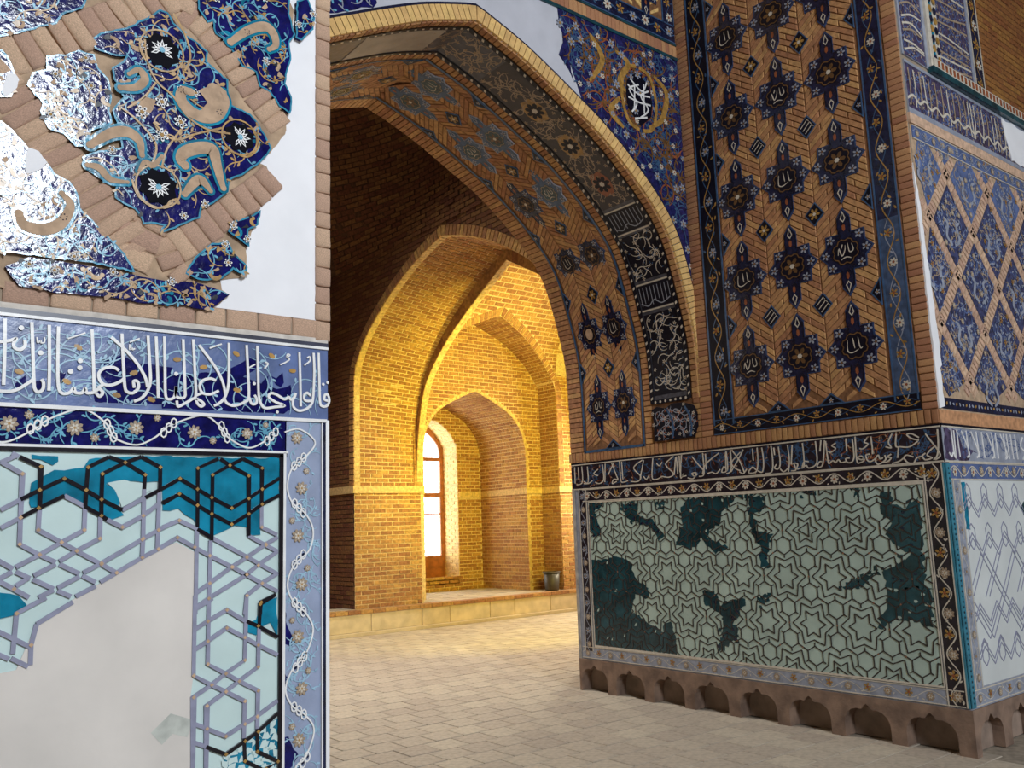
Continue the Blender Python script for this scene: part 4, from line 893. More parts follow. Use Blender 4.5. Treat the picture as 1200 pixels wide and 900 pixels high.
# --- jamb and soffit of the arch: star band, arabesque band, brick edges
VS = 2.66 + ALEN
b = B(PS); b.strip(-6.42, 2.30, -5.64, VS - .3, .006, mort_f, 120); soff = b.make('soffit_star_band', wall_arch, 'orange brick soffit band inlaid with slate blue star medallions')
b = B(PS); diag_field(b, -6.40, -5.66, 2.34, VS - .4, -6.20, .2, .046, brick_f, .006, .011); b.make('brick_inlay', soff, kind='stuff')
b = B(PS)
for u in (-6.43, -5.63): b.strip(u - .012, 2.29, u + .012, VS - .3, .013, steel, 110)
b.rect(-6.43, 2.29, -5.63, 2.315, .013, steel); b.make('band_edge', soff)
for k in range(13):
    for i, u in enumerate((-6.20, -5.86)):
        v = 2.73 + .735 * k
        if v > VS - .6: continue
        worn = k >= 3 + (i == 0)
        put(star_mesh(2 if (k == 1 and i == 0) else (0, 1, 3, 1)[(k + i) % 4], worn), 'star_medallion', soff, mw=PS.mat(u, v, .006, 0, .80, .92))
    v = 2.73 + .3675 + .735 * k
    put(dia_mesh(0), 'diamond_tile', soff, mw=PS.mat(-6.03, v, .006, 0, .9, 1))
    put(tri_mesh(), 'half_star_tile', soff, mw=PS.mat(-6.42, v, .006, 0, .9, 1)); put(tri_mesh(), 'half_star_tile', soff, mw=PS.mat(-5.64, v, .006, math.pi, .9, 1))
put(tri_mesh(), 'half_star_tile', soff, mw=PS.mat(-6.03, 2.31, .006, math.pi / 2))
# arabesque band with rope borders
b = B(PS); b.strip(-5.50, 2.68, -5.06, VS - .3, .006, M('smoke_tile', (74, 76, 88), .35, .25, 20, .4, 30), 110); ab = b.make('soffit_arabesque_band', wall_arch, 'dark arabesque soffit band between white dotted rope borders')
b = B(PS)
for u in (-5.50, -5.06):
    b.strip(u - .022, 2.67, u + .022, VS - .3, .014, navy_k, 110)
    v = 2.70
    while v < VS - .4:
        pr = [(u - .012, v), (u + .012, v + .012), (u + .012, v + .034), (u - .012, v + .022)]; b.poly(pr, .017, bone); v += .075
b.rect(-5.50, 2.66, -5.06, 2.70, .014, navy_k)
for k in range(7): b.disc((-5.46 + k * .06, 2.68), .014, .017, bone, 5)
for v in (3.66, 4.40):
    b.strip(-5.47, v - .13, -5.09, v - .115, .012, bone, 1); b.strip(-5.47, v + .115, -5.09, v + .13, .012, bone, 1)
b.make('rope_border', ab)
b = B(PS)
seg = [(2.74, 3.5), (3.82, 4.25), (4.56, 6.2), (6.2, VS - 3.0)]
for k, (v0, v1) in enumerate(seg):
    poly = [(-5.47, v0), (-5.09, v0), (-5.09, v1), (-5.47, v1)]; n = int(60 * (v1 - v0))
    if k < 3: b.strip(-5.47, v0, -5.09, v1, .007, navy_k if k < 2 else plum, 14)
    vines(b, poly, n, .014, .009, .0085, bone if k < 2 else taupe, .25, 18, 60 + k, .012, steel if k < 2 else taupe)
    for c in scatter(poly, n // 2, .06, 70 + k): b.petals(c, .020, 5, .009, bone if k < 2 else taupe, golden)
for v in (3.66, 4.40):
    b.strip(-5.47, v - .11, -5.09, v + .11, .007, navy_k, 3)
    for t in range(9): b.ribbon([(-5.45 + t * .043, v - .08 + (t % 3) * .02), (-5.445 + t * .043, v + .09)], .008, .009, steelg)
    b.ribbon(smooth([(-5.46, v - .05), (-5.38, v - .085), (-5.3, v - .04), (-5.22, v - .085), (-5.11, v - .05)], 5), .010, .0092, steelg)
for c in (4.8, 5.25, 5.7): b.poly([(-5.28 + math.cos(t * .5236) * .10, c + math.sin(t * .5236) * (.12 if t % 2 else .15)) for t in range(12)], .0088, golden if c > 5 else rust); b.petals((-5.28, c), .09, 8, .0098, navy_k, bone)
b.make('arabesque', ab)
b = B(PS); VCR = 2.66 + ALEN / 2; b.strip(-5.46, VCR + .18, -5.10, VCR + .95, .0095, M('soffit_plaster', (176, 164, 150), .85, .1, 5, .2), 10); b.make('plaster_patch', ab, 'bare plaster patch near the crown of the arch')
# brick edges of the soffit
b = B(PS)
for (u0, u1, v0, mt) in ((-5.615, -5.525, 2.31, brick_f), (-YB, -6.455, 2.31, brick_f), (-5.035, -YA, 2.66, brick_f)):
    v = v0
    while v < VS - .35: b.brick([(u0, v), (u1, v), (u1, v + .044), (u0, v + .044)], 0, .010 + rn.uniform(-.002, .002), mt); v += .0505
b.make('brick_edging', wall_arch, kind='stuff')
q = []
v = 2.31
while v < 2.66: q += [(-5.035 + .04, v + .025, .07, .044, 0)]; v += .0505
bricks('brick', wall_right, PF, q, brick_f, .010)
# corbel of glazed relief under the arabesque band
b = B(PF); n = 9; cp = [(-5.49, 2.32), (-5.03, 2.32), (-4.985, 2.42), (-4.985, 2.53), (-5.02, 2.60), (-5.09, 2.625), (-5.15, 2.64), (-5.24, 2.645), (-5.34, 2.61), (-5.44, 2.635), (-5.50, 2.61), (-5.485, 2.5)]
b.poly(cp, .03, navy_k, 0); vines(b, cp, 40, .012, .008, .0315, steelg, .3, 16, 88, .012, rust); 
for c in scatter(cp, 16, .05, 5): b.petals(c, .018, 5, .032, bone, rust)
for u in (-5.27, -5.06): b.ribbon([(u - .05, 2.60), (u, 2.52), (u + .02, 2.42), (u, 2.33)], .018, .034, steel, .03)
b.make('glazed_corbel', wall_right, 'small dark glazed relief corbel under the arch band')
# ================================================================== arch wall face (plane Y = YA)
def offs(pts, d):
    out = []
    for i in range(len(pts)):
        a = pts[max(0, i - 1)]; c = pts[min(len(pts) - 1, i + 1)]; l = math.dist(a, c) or 1
        out.append((pts[i][0] + (c[1] - a[1]) / l * d, pts[i][1] - (c[0] - a[0]) / l * d))
    return out
def resample(pts, n):
    L = [0]
    for i in range(1, len(pts)): L.append(L[-1] + math.dist(pts[i - 1], pts[i]))
    out = []; i = 1
    for k in range(n + 1):
        t = L[-1] * k / n
        while i < len(L) - 1 and L[i] < t: i += 1
        f = (t - L[i - 1]) / ((L[i] - L[i - 1]) or 1); out.append(tuple(a + (c - a) * f for a, c in zip(pts[i - 1], pts[i])))
    return out
nv = 150; ain = resample(ARCH, nv); aout = offs(ain, .115)
vring = bpy.data.objects.new('voussoir_ring', None); COL.objects.link(vring); vring.parent = wall_arch; vring['label'] = 'ring of pale yellow voussoir bricks edging the pointed arch'
for i in range(nv):
    b = B(PA)
    a, c, d, e = ain[i], ain[i + 1], aout[i + 1], aout[i]
    if max(d[0], e[0]) > XF - .004: d = (min(d[0], XF - .006), d[1]); e = (min(e[0], XF - .006), e[1])
    if a[0] - e[0] == 0 and a[1] == e[1]: continue
    g = .06; L2 = lambda p, q_: (p[0] + (q_[0] - p[0]) * g, p[1] + (q_[1] - p[1]) * g)
    p = [L2(e, d), L2(d, e), L2(c, a), L2(a, c)]
    vs = [PA.to3(*x, -.02) for x in p] + [PA.to3(*x, .022) for x in p]
    b.add(vs, [(4, 5, 6, 7), (0, 1, 5, 4), (1, 2, 6, 5), (2, 3, 7, 6), (3, 0, 4, 7)], ring_y); b.make('voussoir', vring)
b = B(PA); b.ribbon([p for p in offs(ain, .128) if p[0] < XF - .01], .02, .012, navy, 0); b.make('ring_edge_line', wall_arch)
# cobalt spandrel with inscription roundel
aZ = {}
def arch_z(x, d=.145):
    o = [p for p in offs(ain, d)]
    return min((abs(p[0] - x), p[1]) for p in o if p[0] >= XC)[1]
ztop = 5.83
spl = rough([PA.at(660, 22), PA.at(663, 60), PA.at(660, 78), PA.at(672, 106)], .012, .05, 4)
low = [p for p in offs(ain, .15) if p[0] > 4.86 and p[0] < XF - .015 and p[1] > 3.0][::-1]
spp = [p for p in spl if p[0] < 5.2] + low + [(XF - .01, 3.2), (XF - .01, ztop)]
spp = [(4.66, ztop)] + rough([(4.66, ztop), (4.70, 5.55), (4.66, 5.42), (4.80, 5.24)], .012, .06, 4)[1:-6] + low + [(XF - .01, 3.3), (XF - .01, ztop)]
b = B(PA); b.poly(spp, .006, cobalt_d, 0)
vines(b, spp, 170, .016, .011, .0085, steel, .2, 26, 91, .018, steel); vines(b, spp, 60, .018, .014, .009, rust, .18, 24, 92, .02, brown_ring); vines(b, spp, 50, .018, .016, .0092, brown_ring, .16, 28, 95, .024, brown_ring)
spo = b.make('spandrel_tile', wall_arch, 'cobalt arabesque spandrel with gold scrolls and a small inscription roundel')
for i, c in enumerate(scatter(spp, 70, .09, 93)): flower(spo, PA, c[0], c[1], .028 if i % 3 else .042, ('dull', 'bone', 'dull')[i % 3], .010)
uc, vc = PA.at(748, 116); b = B(PA)
b.poly([(uc + math.cos(t * .5236) * .17, vc + math.sin(t * .5236) * (.26 if t % 2 else .22)) for t in range(12)], .0115, navy_k, .006)
for r in (-1, 1): b.ribbon(smooth([(uc + r * .02, vc + .30), (uc + r * .16, vc + .24), (uc + r * .22, vc), (uc + r * .16, vc - .24), (uc + r * .02, vc - .30)], 5), .035, .012, golden)
for l in ([(-.3, -.6), (-.1, -.2), (-.35, .2), (0, .5)], [(0, -.7), (.3, -.3), (.05, .1), (.35, .4)], [(-.4, -.1), (0, -.15), (.4, -.1)], [(-.3, .6), (.1, .3), (.3, .7)], [(-.2, -.8), (.25, -.6)], [(-.4, .35), (-.05, .15), (.4, .2)], [(.15, -.5), (.18, .6)], [(-.2, -.5), (-.15, .4)]):
    b.ribbon(smooth([(uc + x * .36, vc + y * .26) for x, y in l], 4), .016, .014, whiteg)
b.make('inscription_roundel', spo, 'dark roundel with a white Arabic monogram')
for pts in ([(690, 40), (705, 70), (690, 95)], [(765, 90), (780, 110), (775, 140), (760, 150)], [(720, 60), (735, 75), (725, 95), (735, 110)], [(730, 150), (715, 130), (725, 115)]):
    b = B(PA); b.ribbon(smooth(PX(PA, lambda x, y: (x, y), pts), 6), .06, .0105, golden, taper=True); b.make('gold_scroll', spo)
# tile scrap left of the crown, mouldings and upper frame
b = B(PA); scr = [PA.at(*p) for p in ((330, 22), (386, 17), (402, 13), (438, 8), (442, 3), (436, -12), (330, -14))]; b.poly(rough(scr, .01, .05, 2), .006, cobalt, 0); vines(b, scr, 26, .014, .011, .0085, steelg, .25, 18, 7, .018, lblue); b.make('tile_scrap', wall_arch, 'cobalt tile scrap above the arch ring')
b = B(PA); b.rect(XL, ztop + .0, XF, ztop + .03, .015, teal, 0); b.rect(XL, ztop + .15, XF, ztop + .165, .012, teal, 0); b.rect(XL, ztop + .03, XF, ztop + .15, .003, mort_f, 0); b.make('moulding_line', wall_arch)
q = []; u = XF - .03
while u > 3.2: q.append((u, ztop + .09, .044, .112, 0)); u -= .0505
bricks('brick', wall_arch, PA, q, brick_fc, .010)
b = B(PA); b.rect(XL, ztop + .165, XF, ZTOP, .004, mort_f, 0); up = b.make('upper_panel', wall_arch)
seg_border(PA, up, (4.2, ztop + .26), (XF - .02, ztop + .26), .17, navy, steel, ['bone', 'gold', 'dull'], 'floral_border', None, .010, .15, .3, 12, .3, steel)
seg_border(PA, up, (XF - .10, ztop + .34), (XF - .10, ztop + 1.5), .15, navy, steel, ['bone', 'gold', 'dull'], 'floral_border', None, .010, .15, .3, 13, .3, steel)
b = B(PA); diag_field(b, 4.2, XF - .2, ztop + .36, ztop + 1.4, 5.0, .2, .046, ring_y, .004, .010); b.make('brick_inlay', up, kind='stuff')
for u, v in ((5.05, ztop + .74), (5.75, ztop + .62), (5.4, ztop + .95)): put(star_mesh(0), 'star_medallion', up, mw=PA.mat(u, v, .006, 0, 1, .9))
# ================================================================== corner pier, face turned to the entrance hall (plane Y = YG)
b = B(PG); b.rect(XF, .30, 12, 2.19, .003, steelg, 0); b.rect(XF + .20, .43, 12, 1.81, .006, M('chalk_tile', (212, 217, 217), .4, .04, 4, .12, 26), 0); dg = b.make('chevron_dado', wall_right, 'chalky pale tile dado with thin grey zigzag interlace')
R2 = (XF + .20, .43, 12, 1.81); b = B(PG)
for k in range(0, 22):
    for s_, (z0, zz) in enumerate(((.55, .13), (.80, .13), (1.28, .13), (1.55, .13))):
        u = XF + .15 + k * .26
        for o in (0, .035): lines(b, [(u, z0 + o), (u + .13, z0 + zz + o), (u + .26, z0 + o)], R2, .008, .0085, greyst)
    if k % 2 == 0:
        u = XF + .15 + k * .26
        for o in (-.03, .03):
            lines(b, [(u + o, 1.0), (u + .26 + o, 1.30), (u + .52 + o, 1.0), (u + .26 + o, .72), (u + o, 1.0)], R2, .008, .0087, greyst)
            lines(b, [(u + .26 + o, 1.0), (u + .52 + o, 1.30)], R2, .008, .0087, greyst); lines(b, [(u + .26 + o, 1.30), (u + .52 + o, 1.0)], R2, .008, .0087, greyst)
    for zc in (.64, 1.42, 1.70):
        u = XF + .28 + k * .26; lines(b, [(u - .045, zc - .05), (u - .045, zc + .05), (u, zc + .09), (u + .045, zc + .05), (u + .045, zc - .05), (u, zc - .09)], R2, .007, .0089, greyst, True)
b.make('zigzag_lines', dg)
b = B(PG); b.poly(rough([(XF + .205, 1.47), (XF + .26, 1.47), (XF + .26, 1.80), (XF + .205, 1.80)], .006, .03), .0078, turq, .006); b.poly(rough([(7.30, 1.6), (7.36, 1.52), (7.40, 1.40), (7.46, 1.34), (7.42, 1.46), (7.36, 1.66)], .008, .03), .0078, teal, .006); b.make('turquoise_tile', dg)
seg_border(PG, wall_right, (XF + .05, .365), (12, .365), .10, steelg, bone, ['taupe', 'gold'], 'dado_border', 'grey floral foot border of the chalky dado', .007, .3, .30, 22)
seg_border(PG, wall_right, (XF + .05, 1.875), (12, 1.875), .115, lav, bone, ['bone', 'taupe'], 'dado_border', 'grey violet floral border over the chalky dado', .008, .3, .27, 23, vw=.07)
seg_border(PG, wall_right, (XF + .13, .42), (XF + .13, 1.82), .10, steelg, bone, ['taupe', 'dull'], 'dado_border', 'upright worn grey border beside the bead strip', .008, .3, .26, 24)
b = B(PG); b.rect(XF, .31, XF + .055, 1.93, .011, MATS['turquoise_bead'], 0)
for k in range(46): b.disc((XF + .028, .34 + k * .0345), .008, .0125, navy_k, 6)
b.make('bead_border', wall_right, 'turquoise bead strip on the hall side of the corner')
b = B(PG); b.rect(XF, 1.945, 12, 2.19, .007, steelg, 0); fp = [(XF + .03, 1.96), (8.6, 1.96), (8.6, 2.17), (XF + .03, 2.17)]
b.poly(rough([(XF + .02, 1.95), (XF + .3, 1.95), (XF + .5, 2.02), (XF + .3, 2.05), (XF + .22, 2.17), (XF + .02, 2.18)], .015, .05), .0075, purple); vines(b, fp, 60, .012, .007, .0085, lav, .2, 22, 131, .012, lav); fg = b.make('calligraphy_frieze', wall_right, 'worn grey violet tile band with pale Arabic lettering')
rn = random.Random(77); u = XF + .07
while u < 10.5:
    b = B(PG); k = rn.random()
    if k < .45: l = [(u, 2.165), (u + .005, 2.05), (u + .01, 1.975)]
    elif k < .65: l = [(u, 2.16), (u + .05, 2.08), (u + .09, 2.0), (u + .05, 1.975)]
    elif k < .85: l = [(u, 2.0), (u + .03, 1.975), (u + .06, 2.0), (u + .09, 1.975), (u + .10, 2.16)]
    else: l = [(u + .06, 2.15), (u, 2.08), (u + .07, 2.03), (u + .02, 1.975)]
    b.ribbon(smooth(l, 5), .013, .0115, whiteg, .007); b.make('letter', fg); u += rn.uniform(.05, .09)
b = B(PG); b.rect(XF, 1.935, 12, 1.947, .011, bone, 0); b.rect(XF, 2.178, 12, 2.188, .0115, bone, 0); b.rect(XF, 2.188, 12, 2.205, .009, navy_k, 0); b.make('frieze_line', wall_right)
b = B(PG); b.rect(XF, 2.205, 12, 2.30, .006, brick_fc, 0); b.make('brick_ledge', wall_right)
# lattice panel: brick bands around arabesque lozenges
b = B(PG); b.rect(XF + .03, 2.30, 12, 4.46, .004, mortar, 0); b.rect(XF + .04, 2.31, 12, 2.39, .007, navy, 0)
for k in range(112): b.disc((XF + .07 + k * .05, 2.35), .016, .0085, (steelg, golden, steelg)[k % 3], 6, .010, k)
lat = b.make('lattice_panel', wall_right, 'brick lattice panel with blue arabesque lozenges')
lw, lh = .70, .80; cu0, cv0 = 6.68, 2.93 - .42
for j in range(-1, 6):
    for i in range(-1, 8):
        c = (cu0 + i * lw + (lw / 2 if j % 2 else 0), 2.93 + j * lh / 2)
        k_ = .80; p = [(c[0], c[1] + lh / 2 * k_), (c[0] - lw / 2 * k_, c[1]), (c[0], c[1] - lh / 2 * k_), (c[0] + lw / 2 * k_, c[1])]
        p = [(min(max(x, XF + .05), 11), min(max(y, 2.40), 4.44)) for x, y in p]
        ar = abs(sum(p[m_][0] * p[(m_ + 1) % 4][1] - p[(m_ + 1) % 4][0] * p[m_][1] for m_ in range(4))) / 2
        if ar < .02 or c[0] > 11.4: continue
        b = B(PG); b.poly(p[::-1], .009, slatec if j < 3 else lav, .004)
        vines(b, p, 40, .012, .009, .0105, lav, .3, 16, 200 + i * 9 + j, .016, steelg); vines(b, p, 14, .012, .009, .0106, taupe, .3, 16, 400 + i * 9 + j, .014, taupe); 
        for s_ in (-1, 1): b.ribbon(smooth([(c[0] + s_ * .02, c[1] - .16), (c[0] + s_ * .10, c[1] - .10), (c[0] + s_ * .07, c[1]), (c[0] + s_ * .13, c[1] + .04)], 4), .034, .011, steelg, taper=True) if ar > .12 else None
        o = b.make('lozenge_tile', lat)
        for q_ in scatter(p, 7, .07, i + j * 7): flower(o, PG, q_[0], q_[1], .026, ('taupe', 'gold')[i % 2], .0105)
b = B(PG); rn = random.Random(3)
for sg in (1, -1):
    for i in range(-6, 12):
        # band lines through lattice edges, bricks across the band
        for t in range(0, 60):
            s_ = t * .048; u = cu0 + lw / 2 + i * lw + (s_ * lw / math.hypot(lw, lh)) * sg; v = 2.93 - lh + s_ * lh / math.hypot(lw, lh) - 0
            if not (XF + .06 < u < 11.6 and 2.43 < v < 4.42): continue
            a = math.atan2(lh, lw * sg); ca, sa = math.cos(a), math.sin(a); hw, hl = .019, .042
            pts = [(u + ca * x - sa * y, v + sa * x + ca * y) for x, y in ((-hw, -hl), (hw, -hl), (hw, hl), (-hw, hl))]; b.brick(pts, .004, .0125, brick_l)
b.make('lattice_brick', lat, kind='stuff')
# white plaster repair along the corner, top borders, purple inscription, window ledge
b = B(PG); b.poly(rough([(XF - .0, 2.305), (XF + .075, 2.32), (XF + .07, 2.6), (XF + .10, 2.62), (XF + .085, 3.0), (XF + .06, 3.4), (XF + .035, 3.9), (XF + .0, 4.1)], .006, .05, 5), .0135, plaster, 0); b.make('plaster_repair', wall_right, 'white plaster repair along the corner edge')
seg_border(PG, wall_right, (XF + .05, 4.36), (12, 4.36), .10, lav, steelg, ['taupe', 'dull'], 'lattice_border', 'pale violet border over the lattice', .012, .3, .25, 25)
b = B(PG); b.rect(XF + .02, 4.42, 12, 4.50, .02, brick_l, 0); b.make('brick_moulding', wall_right)
def violet(fr, u0, v0, u1, v1, nm, seed, vert):
    b = B(fr); b.rect(u0, v0, u1, v1, .006, purple, 0); pl = [(u0, v0), (u1, v0), (u1, v1), (u0, v1)]; n = int(90 * (u1 - u0) * (v1 - v0)) + 10
    vines(b, pl, n * 2, .014, .010, .008, lav, .25, 18, seed, .014, taupe); rn = random.Random(seed)
    L_ = (v1 - v0) if vert else (u1 - u0); t = .05
    while t < min(L_, 3) - .1:
        if vert: l = [(u0 + .04, v0 + t), ((u0 + u1) / 2, v0 + t + rn.uniform(.0, .06)), (u1 - .04, v0 + t + rn.uniform(-.02, .1))]
        else: l = [(u0 + t + rn.uniform(-.03, .03), v0 + .05), (u0 + t + .01, (v0 + v1) / 2), (u0 + t, v1 - .04)]
        b.ribbon(smooth(l, 4), .017, .0095, bone if rn.random() < .6 else taupe); t += rn.uniform(.05, .11)
    w2 = .03
    b.ribbon([(u0, v0), (u1, v0), (u1, v1), (u0, v1)], .022, .011, steelg, 0, True)
    if not vert: b.ribbon(smooth([(u0 + i * .09, v0 + .09 + (.045 if i % 2 else 0)) for i in range(int((u1 - u0) / .09))], 4), .020, .0105, bone)
    return b.make('violet_inscription', wall_right, nm)
violet(PG, XF + .04, 4.53, 12, 4.92, 'violet tile inscription band under the window ledge', 301, False)
violet(PG, XF + .04, 4.97, GX - .04, 8.0, 'upright violet inscription band beside the window jamb', 302, True)
PG2 = planeY(YG + .12)
violet(PG2, GX + .18, GZ, 7.72, 8.0, 'violet inscription panel inside the window recess', 303, True)
seg_border(PG2, wall_right, (7.84, GZ), (7.84, 8), .17, navy, golden, ['bone', 'gold'], 'recess_border', 'navy floral border beside the recessed panel', .010, .25, .36, 26)
# cable moulded jamb and ledge
b = B(PG); b.rect(GX - .02, GZ, GX + .04, ZTOP - 1, .03, bone, -.12); b.rect(GX + .04, GZ, GX + .10, ZTOP - 1, .02, turq, -.12); b.rect(GX + .10, GZ, GX + .17, ZTOP - 1, .025, bone, -.12)
for k in range(40):
    for u, m_ in ((GX + .06, (navy, golden)[k % 2]), (GX + .13, (golden, navy)[k % 2])): b.disc((u, GZ + .10 + k * .085), .03, .0315, m_, 6, .035)
b.make('cable_jamb', wall_right, 'turquoise and white cable moulding on the window jamb')
b = B(PG); b.rect(GX - .04, GZ - .045, 12, GZ + .005, .05, teal, -.1); b.rect(GX, GZ + .005, 12, GZ + .085, .045, bone, -.1); 
for k in range(70): b.rect(GX + .05 + k * .065, GZ + .02, GX + .085 + k * .065, GZ + .075, .048, rust)
b.make('window_ledge', wall_right, 'teal and white moulded ledge under the recess')
b = B(planeY(YG + .9)); b.rect(7.0, GZ, 15, ZTOP, .002, mort_f); lay(b, [[(7.0, GZ), (13, GZ), (13, ZTOP), (7.0, ZTOP)]], GZ, ZTOP, brk('amber_brick', (168, 112, 60)), h0=.002, h1=.009); b.make('recess_brick', wall_right, 'brown brick wall seen through the recess', kind='stuff')

b = B(PG); b.poly(rough([(7.98, 4.56), (8.6, 4.56), (9.4, 4.60), (9.4, 4.915), (7.86, 4.915)], .012, .05, 9), .0125, plaster, .006); b.make('plaster_patch', wall_right, 'grey white plaster patch under the recess ledge')
# ================================================================== brick hall beyond the arch
X1, YJ, YW, YN, YFR, ZP, ZL0, ZL1, YCN = 7.09, 12.83, 13.35, 14.83, 15.35, .38, 2.21, 2.33, 10.2
def half(h): s_ = smooth(h, 5); return s_
def mirror(h, c): return h + [(2 * c - x, z) for x, z in reversed(h[:-1])]
R1 = mirror(half([(YJ, ZL1), (YJ, 3.5), (12.80, 4.12), (12.66, 4.42), (12.34, 4.77), (11.72, 5.2), (11.09, 5.52), (10.61, 5.69), (YCN, 5.80)]), YCN)
RU = mirror(half([(YJ, ZL1), (12.82, 3.3), (12.58, 4.08), (12.2, 4.55), (11.72, 4.97), (11.07, 5.4), (10.5, 5.68), (YCN, 5.80)]), YCN)
RI = mirror(half([(YJ, ZL1), (12.77, 3.0), (12.68, 3.5), (12.55, 3.91), (12.37, 4.18), (11.96, 4.57), (11.45, 4.92), (10.87, 5.26), (YCN, 5.63)]), YCN)
class Loft:
    """barrel between two profiles (a, z) at two positions; u along the axis, v along the profile, h to the inside"""
    def __init__(s, pa, ua, pb, ub, axis, n=80, inside=1):
        s.pa, s.pb, s.ua, s.ub, s.ax, s.n, s.ins = resample(pa, n), resample(pb, n), ua, ub, axis, n, inside
        s.L = sum(math.dist(s.pa[i], s.pa[i + 1]) for i in range(n))
    def p2(s, u, v):
        t = min(max(v / s.L, 0), .999999) * s.n; i = int(t); f = t - i; k = (u - s.ua) / (s.ub - s.ua)
        A = [a + (c - a) * f for a, c in zip(s.pa[i], s.pa[i + 1])]; C = [a + (c - a) * f for a, c in zip(s.pb[i], s.pb[i + 1])]
        T = (s.pa[i + 1][0] - s.pa[i][0], s.pa[i + 1][1] - s.pa[i][1]); l = math.hypot(*T) or 1
        return (A[0] + (C[0] - A[0]) * k, A[1] + (C[1] - A[1]) * k), (-T[1] / l * s.ins, T[0] / l * s.ins)
    def to3(s, u, v, h=0):
        (a, z), n = s.p2(u, v); a += n[0] * h; z += n[1] * h
        return Vector((u, a, z)) if s.ax == 'X' else Vector((a, u, z))
    def shell(s, b, mat, h=0):
        for i in range(s.n):
            a, c = s.L * i / s.n, s.L * (i + 1) / s.n - 1e-6
            b.add([s.to3(s.ua, a, h), s.to3(s.ub, a, h), s.to3(s.ub, c, h), s.to3(s.ua, c, h)], [(0, 1, 2, 3)], mat)
    def courses(s, b, mat, v0=0, v1=None, bl=.22, bh=.055, j=.014, h1=.008, seed=1, run='u'):
        rn = random.Random(seed); v = v0; k = 0; v1 = v1 or s.L
        lo, hi = min(s.ua, s.ub), max(s.ua, s.ub)
        while v < v1 - bh:
            u = lo - (bl / 2 if k % 2 else 0)
            while u < hi:
                a, c = max(u + j / 2, lo), min(u + bl - j / 2, hi)
                if c - a > .03: b.brick([(a, v), (c, v), (c, v + bh), (a, v + bh)], 0, h1 + rn.uniform(-.003, .003), mat)
                u += bl
            v += bh + j; k += 1
# --- wall of the hall with the big arched opening (plane X = X1)
PX1 = planeX(X1)
fl = lambda pts: [(-y, z) for y, z in pts]
op = fl([(YJ, 0)] + R1 + [(2 * YCN - YJ, 0)])
wp = [(-13.75, 0)] + op + [(-YB + .0, 0), (-YB, ZTOP), (-13.75, ZTOP)]
b = B(PX1); b.poly(wp, 0, mort_d); wall_hall = structure(b.make('wall_hall'), 'shade-toned brick hall wall pierced by a tall pointed arch', 'wall')
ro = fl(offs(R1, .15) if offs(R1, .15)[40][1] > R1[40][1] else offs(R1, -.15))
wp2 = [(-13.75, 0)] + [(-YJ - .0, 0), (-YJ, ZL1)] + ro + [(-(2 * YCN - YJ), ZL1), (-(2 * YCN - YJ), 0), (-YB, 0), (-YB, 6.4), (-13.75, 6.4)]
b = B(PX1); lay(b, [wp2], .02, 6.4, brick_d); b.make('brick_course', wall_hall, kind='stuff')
def vouss(fr, prof, d, n, mat, h0, h1, par, f=lambda p: p, name='voussoir_brick', label=None):
    a = resample(prof, n); o = offs(a, d); b = B(fr); g = .07; L2 = lambda p, q_: (p[0] + (q_[0] - p[0]) * g, p[1] + (q_[1] - p[1]) * g)
    for i in range(n):
        p = [f(x) for x in (L2(o[i], o[i + 1]), L2(o[i + 1], o[i]), L2(a[i + 1], a[i]), L2(a[i], a[i + 1]))]
        if (p[1][0] - p[0][0]) * (p[2][1] - p[1][1]) - (p[1][1] - p[0][1]) * (p[2][0] - p[1][0]) < 0: p = p[::-1]
        b.brick(p, h0, h1, mat)
    return b.make(name, par, label, 'stuff')
sgn = 1 if offs(R1, .15)[40][1] > R1[40][1] else -1
vouss(PX1, R1, .15 * sgn, 110, brick_h, 0, .012, wall_hall, lambda p: (-p[0], p[1]), label='brown voussoir ring of the hall arch')
# --- thick transverse arch: front rim, soffit, jambs
b = B(None)
rim = Loft(R1, X1, R1, X1 + .11, 'X', 90); b.fr = rim; rim.shell(b, brick_hl)
bay = b.make('wall_bay'); structure(bay, 'vaulted brick bay lit yellow, with niche and window', 'wall')
b = B(rim); rim.courses(b, brick_hl, 0, None, .2, .05, .012, .006); b.make('arch_rim', bay, 'pale brick rim on the edge of the outer arch', 'stuff')
R1o = offs(R1, .05 * sgn)
s1 = Loft(R1o, X1 + .11, RU, 8.28, 'X', 90); b = B(s1); s1.shell(b, mort_h); b.make('arch_soffit', bay)
b = B(s1); s1.courses(b, brick_h, .0); b.make('soffit_brick', bay, 'courses of brick under the deep arch', 'stuff')
for fr_, y in ((planeY(YJ), YJ),):
    b = B(fr_); b.rect(X1, 0, 8.40, ZL1, 0, mort_h); lay(b, [[(X1, ZP), (8.36, ZP), (8.36, ZL0), (X1, ZL0)]], ZP, ZL0, brick_h, off=X1); b.make('jamb_brick', bay, 'lit brick jamb under the deep arch', 'stuff')
# rib
b = B(planeX(8.28)); n = 60; ra, rb = resample(RU, n), resample(RI, n)
for i in range(n): b.add([b.fr.to3(-p[0], p[1], 0) for p in (ra[i], ra[i + 1], rb[i + 1], rb[i])], [(0, 1, 2, 3)], mort_h)
for i in range(n):
    if math.dist(ra[i], rb[i]) > .03: b.brick([(-p[0], p[1]) for p in (rb[i], rb[i + 1], ra[i + 1], ra[i])], 0, .006, brick_h)
b.make('rib_face', bay)
rb_ = Loft(RI, 8.28, RI, 8.40, 'X', 80); b = B(rb_); rb_.shell(b, brick_hl); rb_.courses(b, brick_hl, 0, None, .12, .05, .012, .006); b.make('rib_soffit', bay, 'pale lit brick edge of the inner rib')
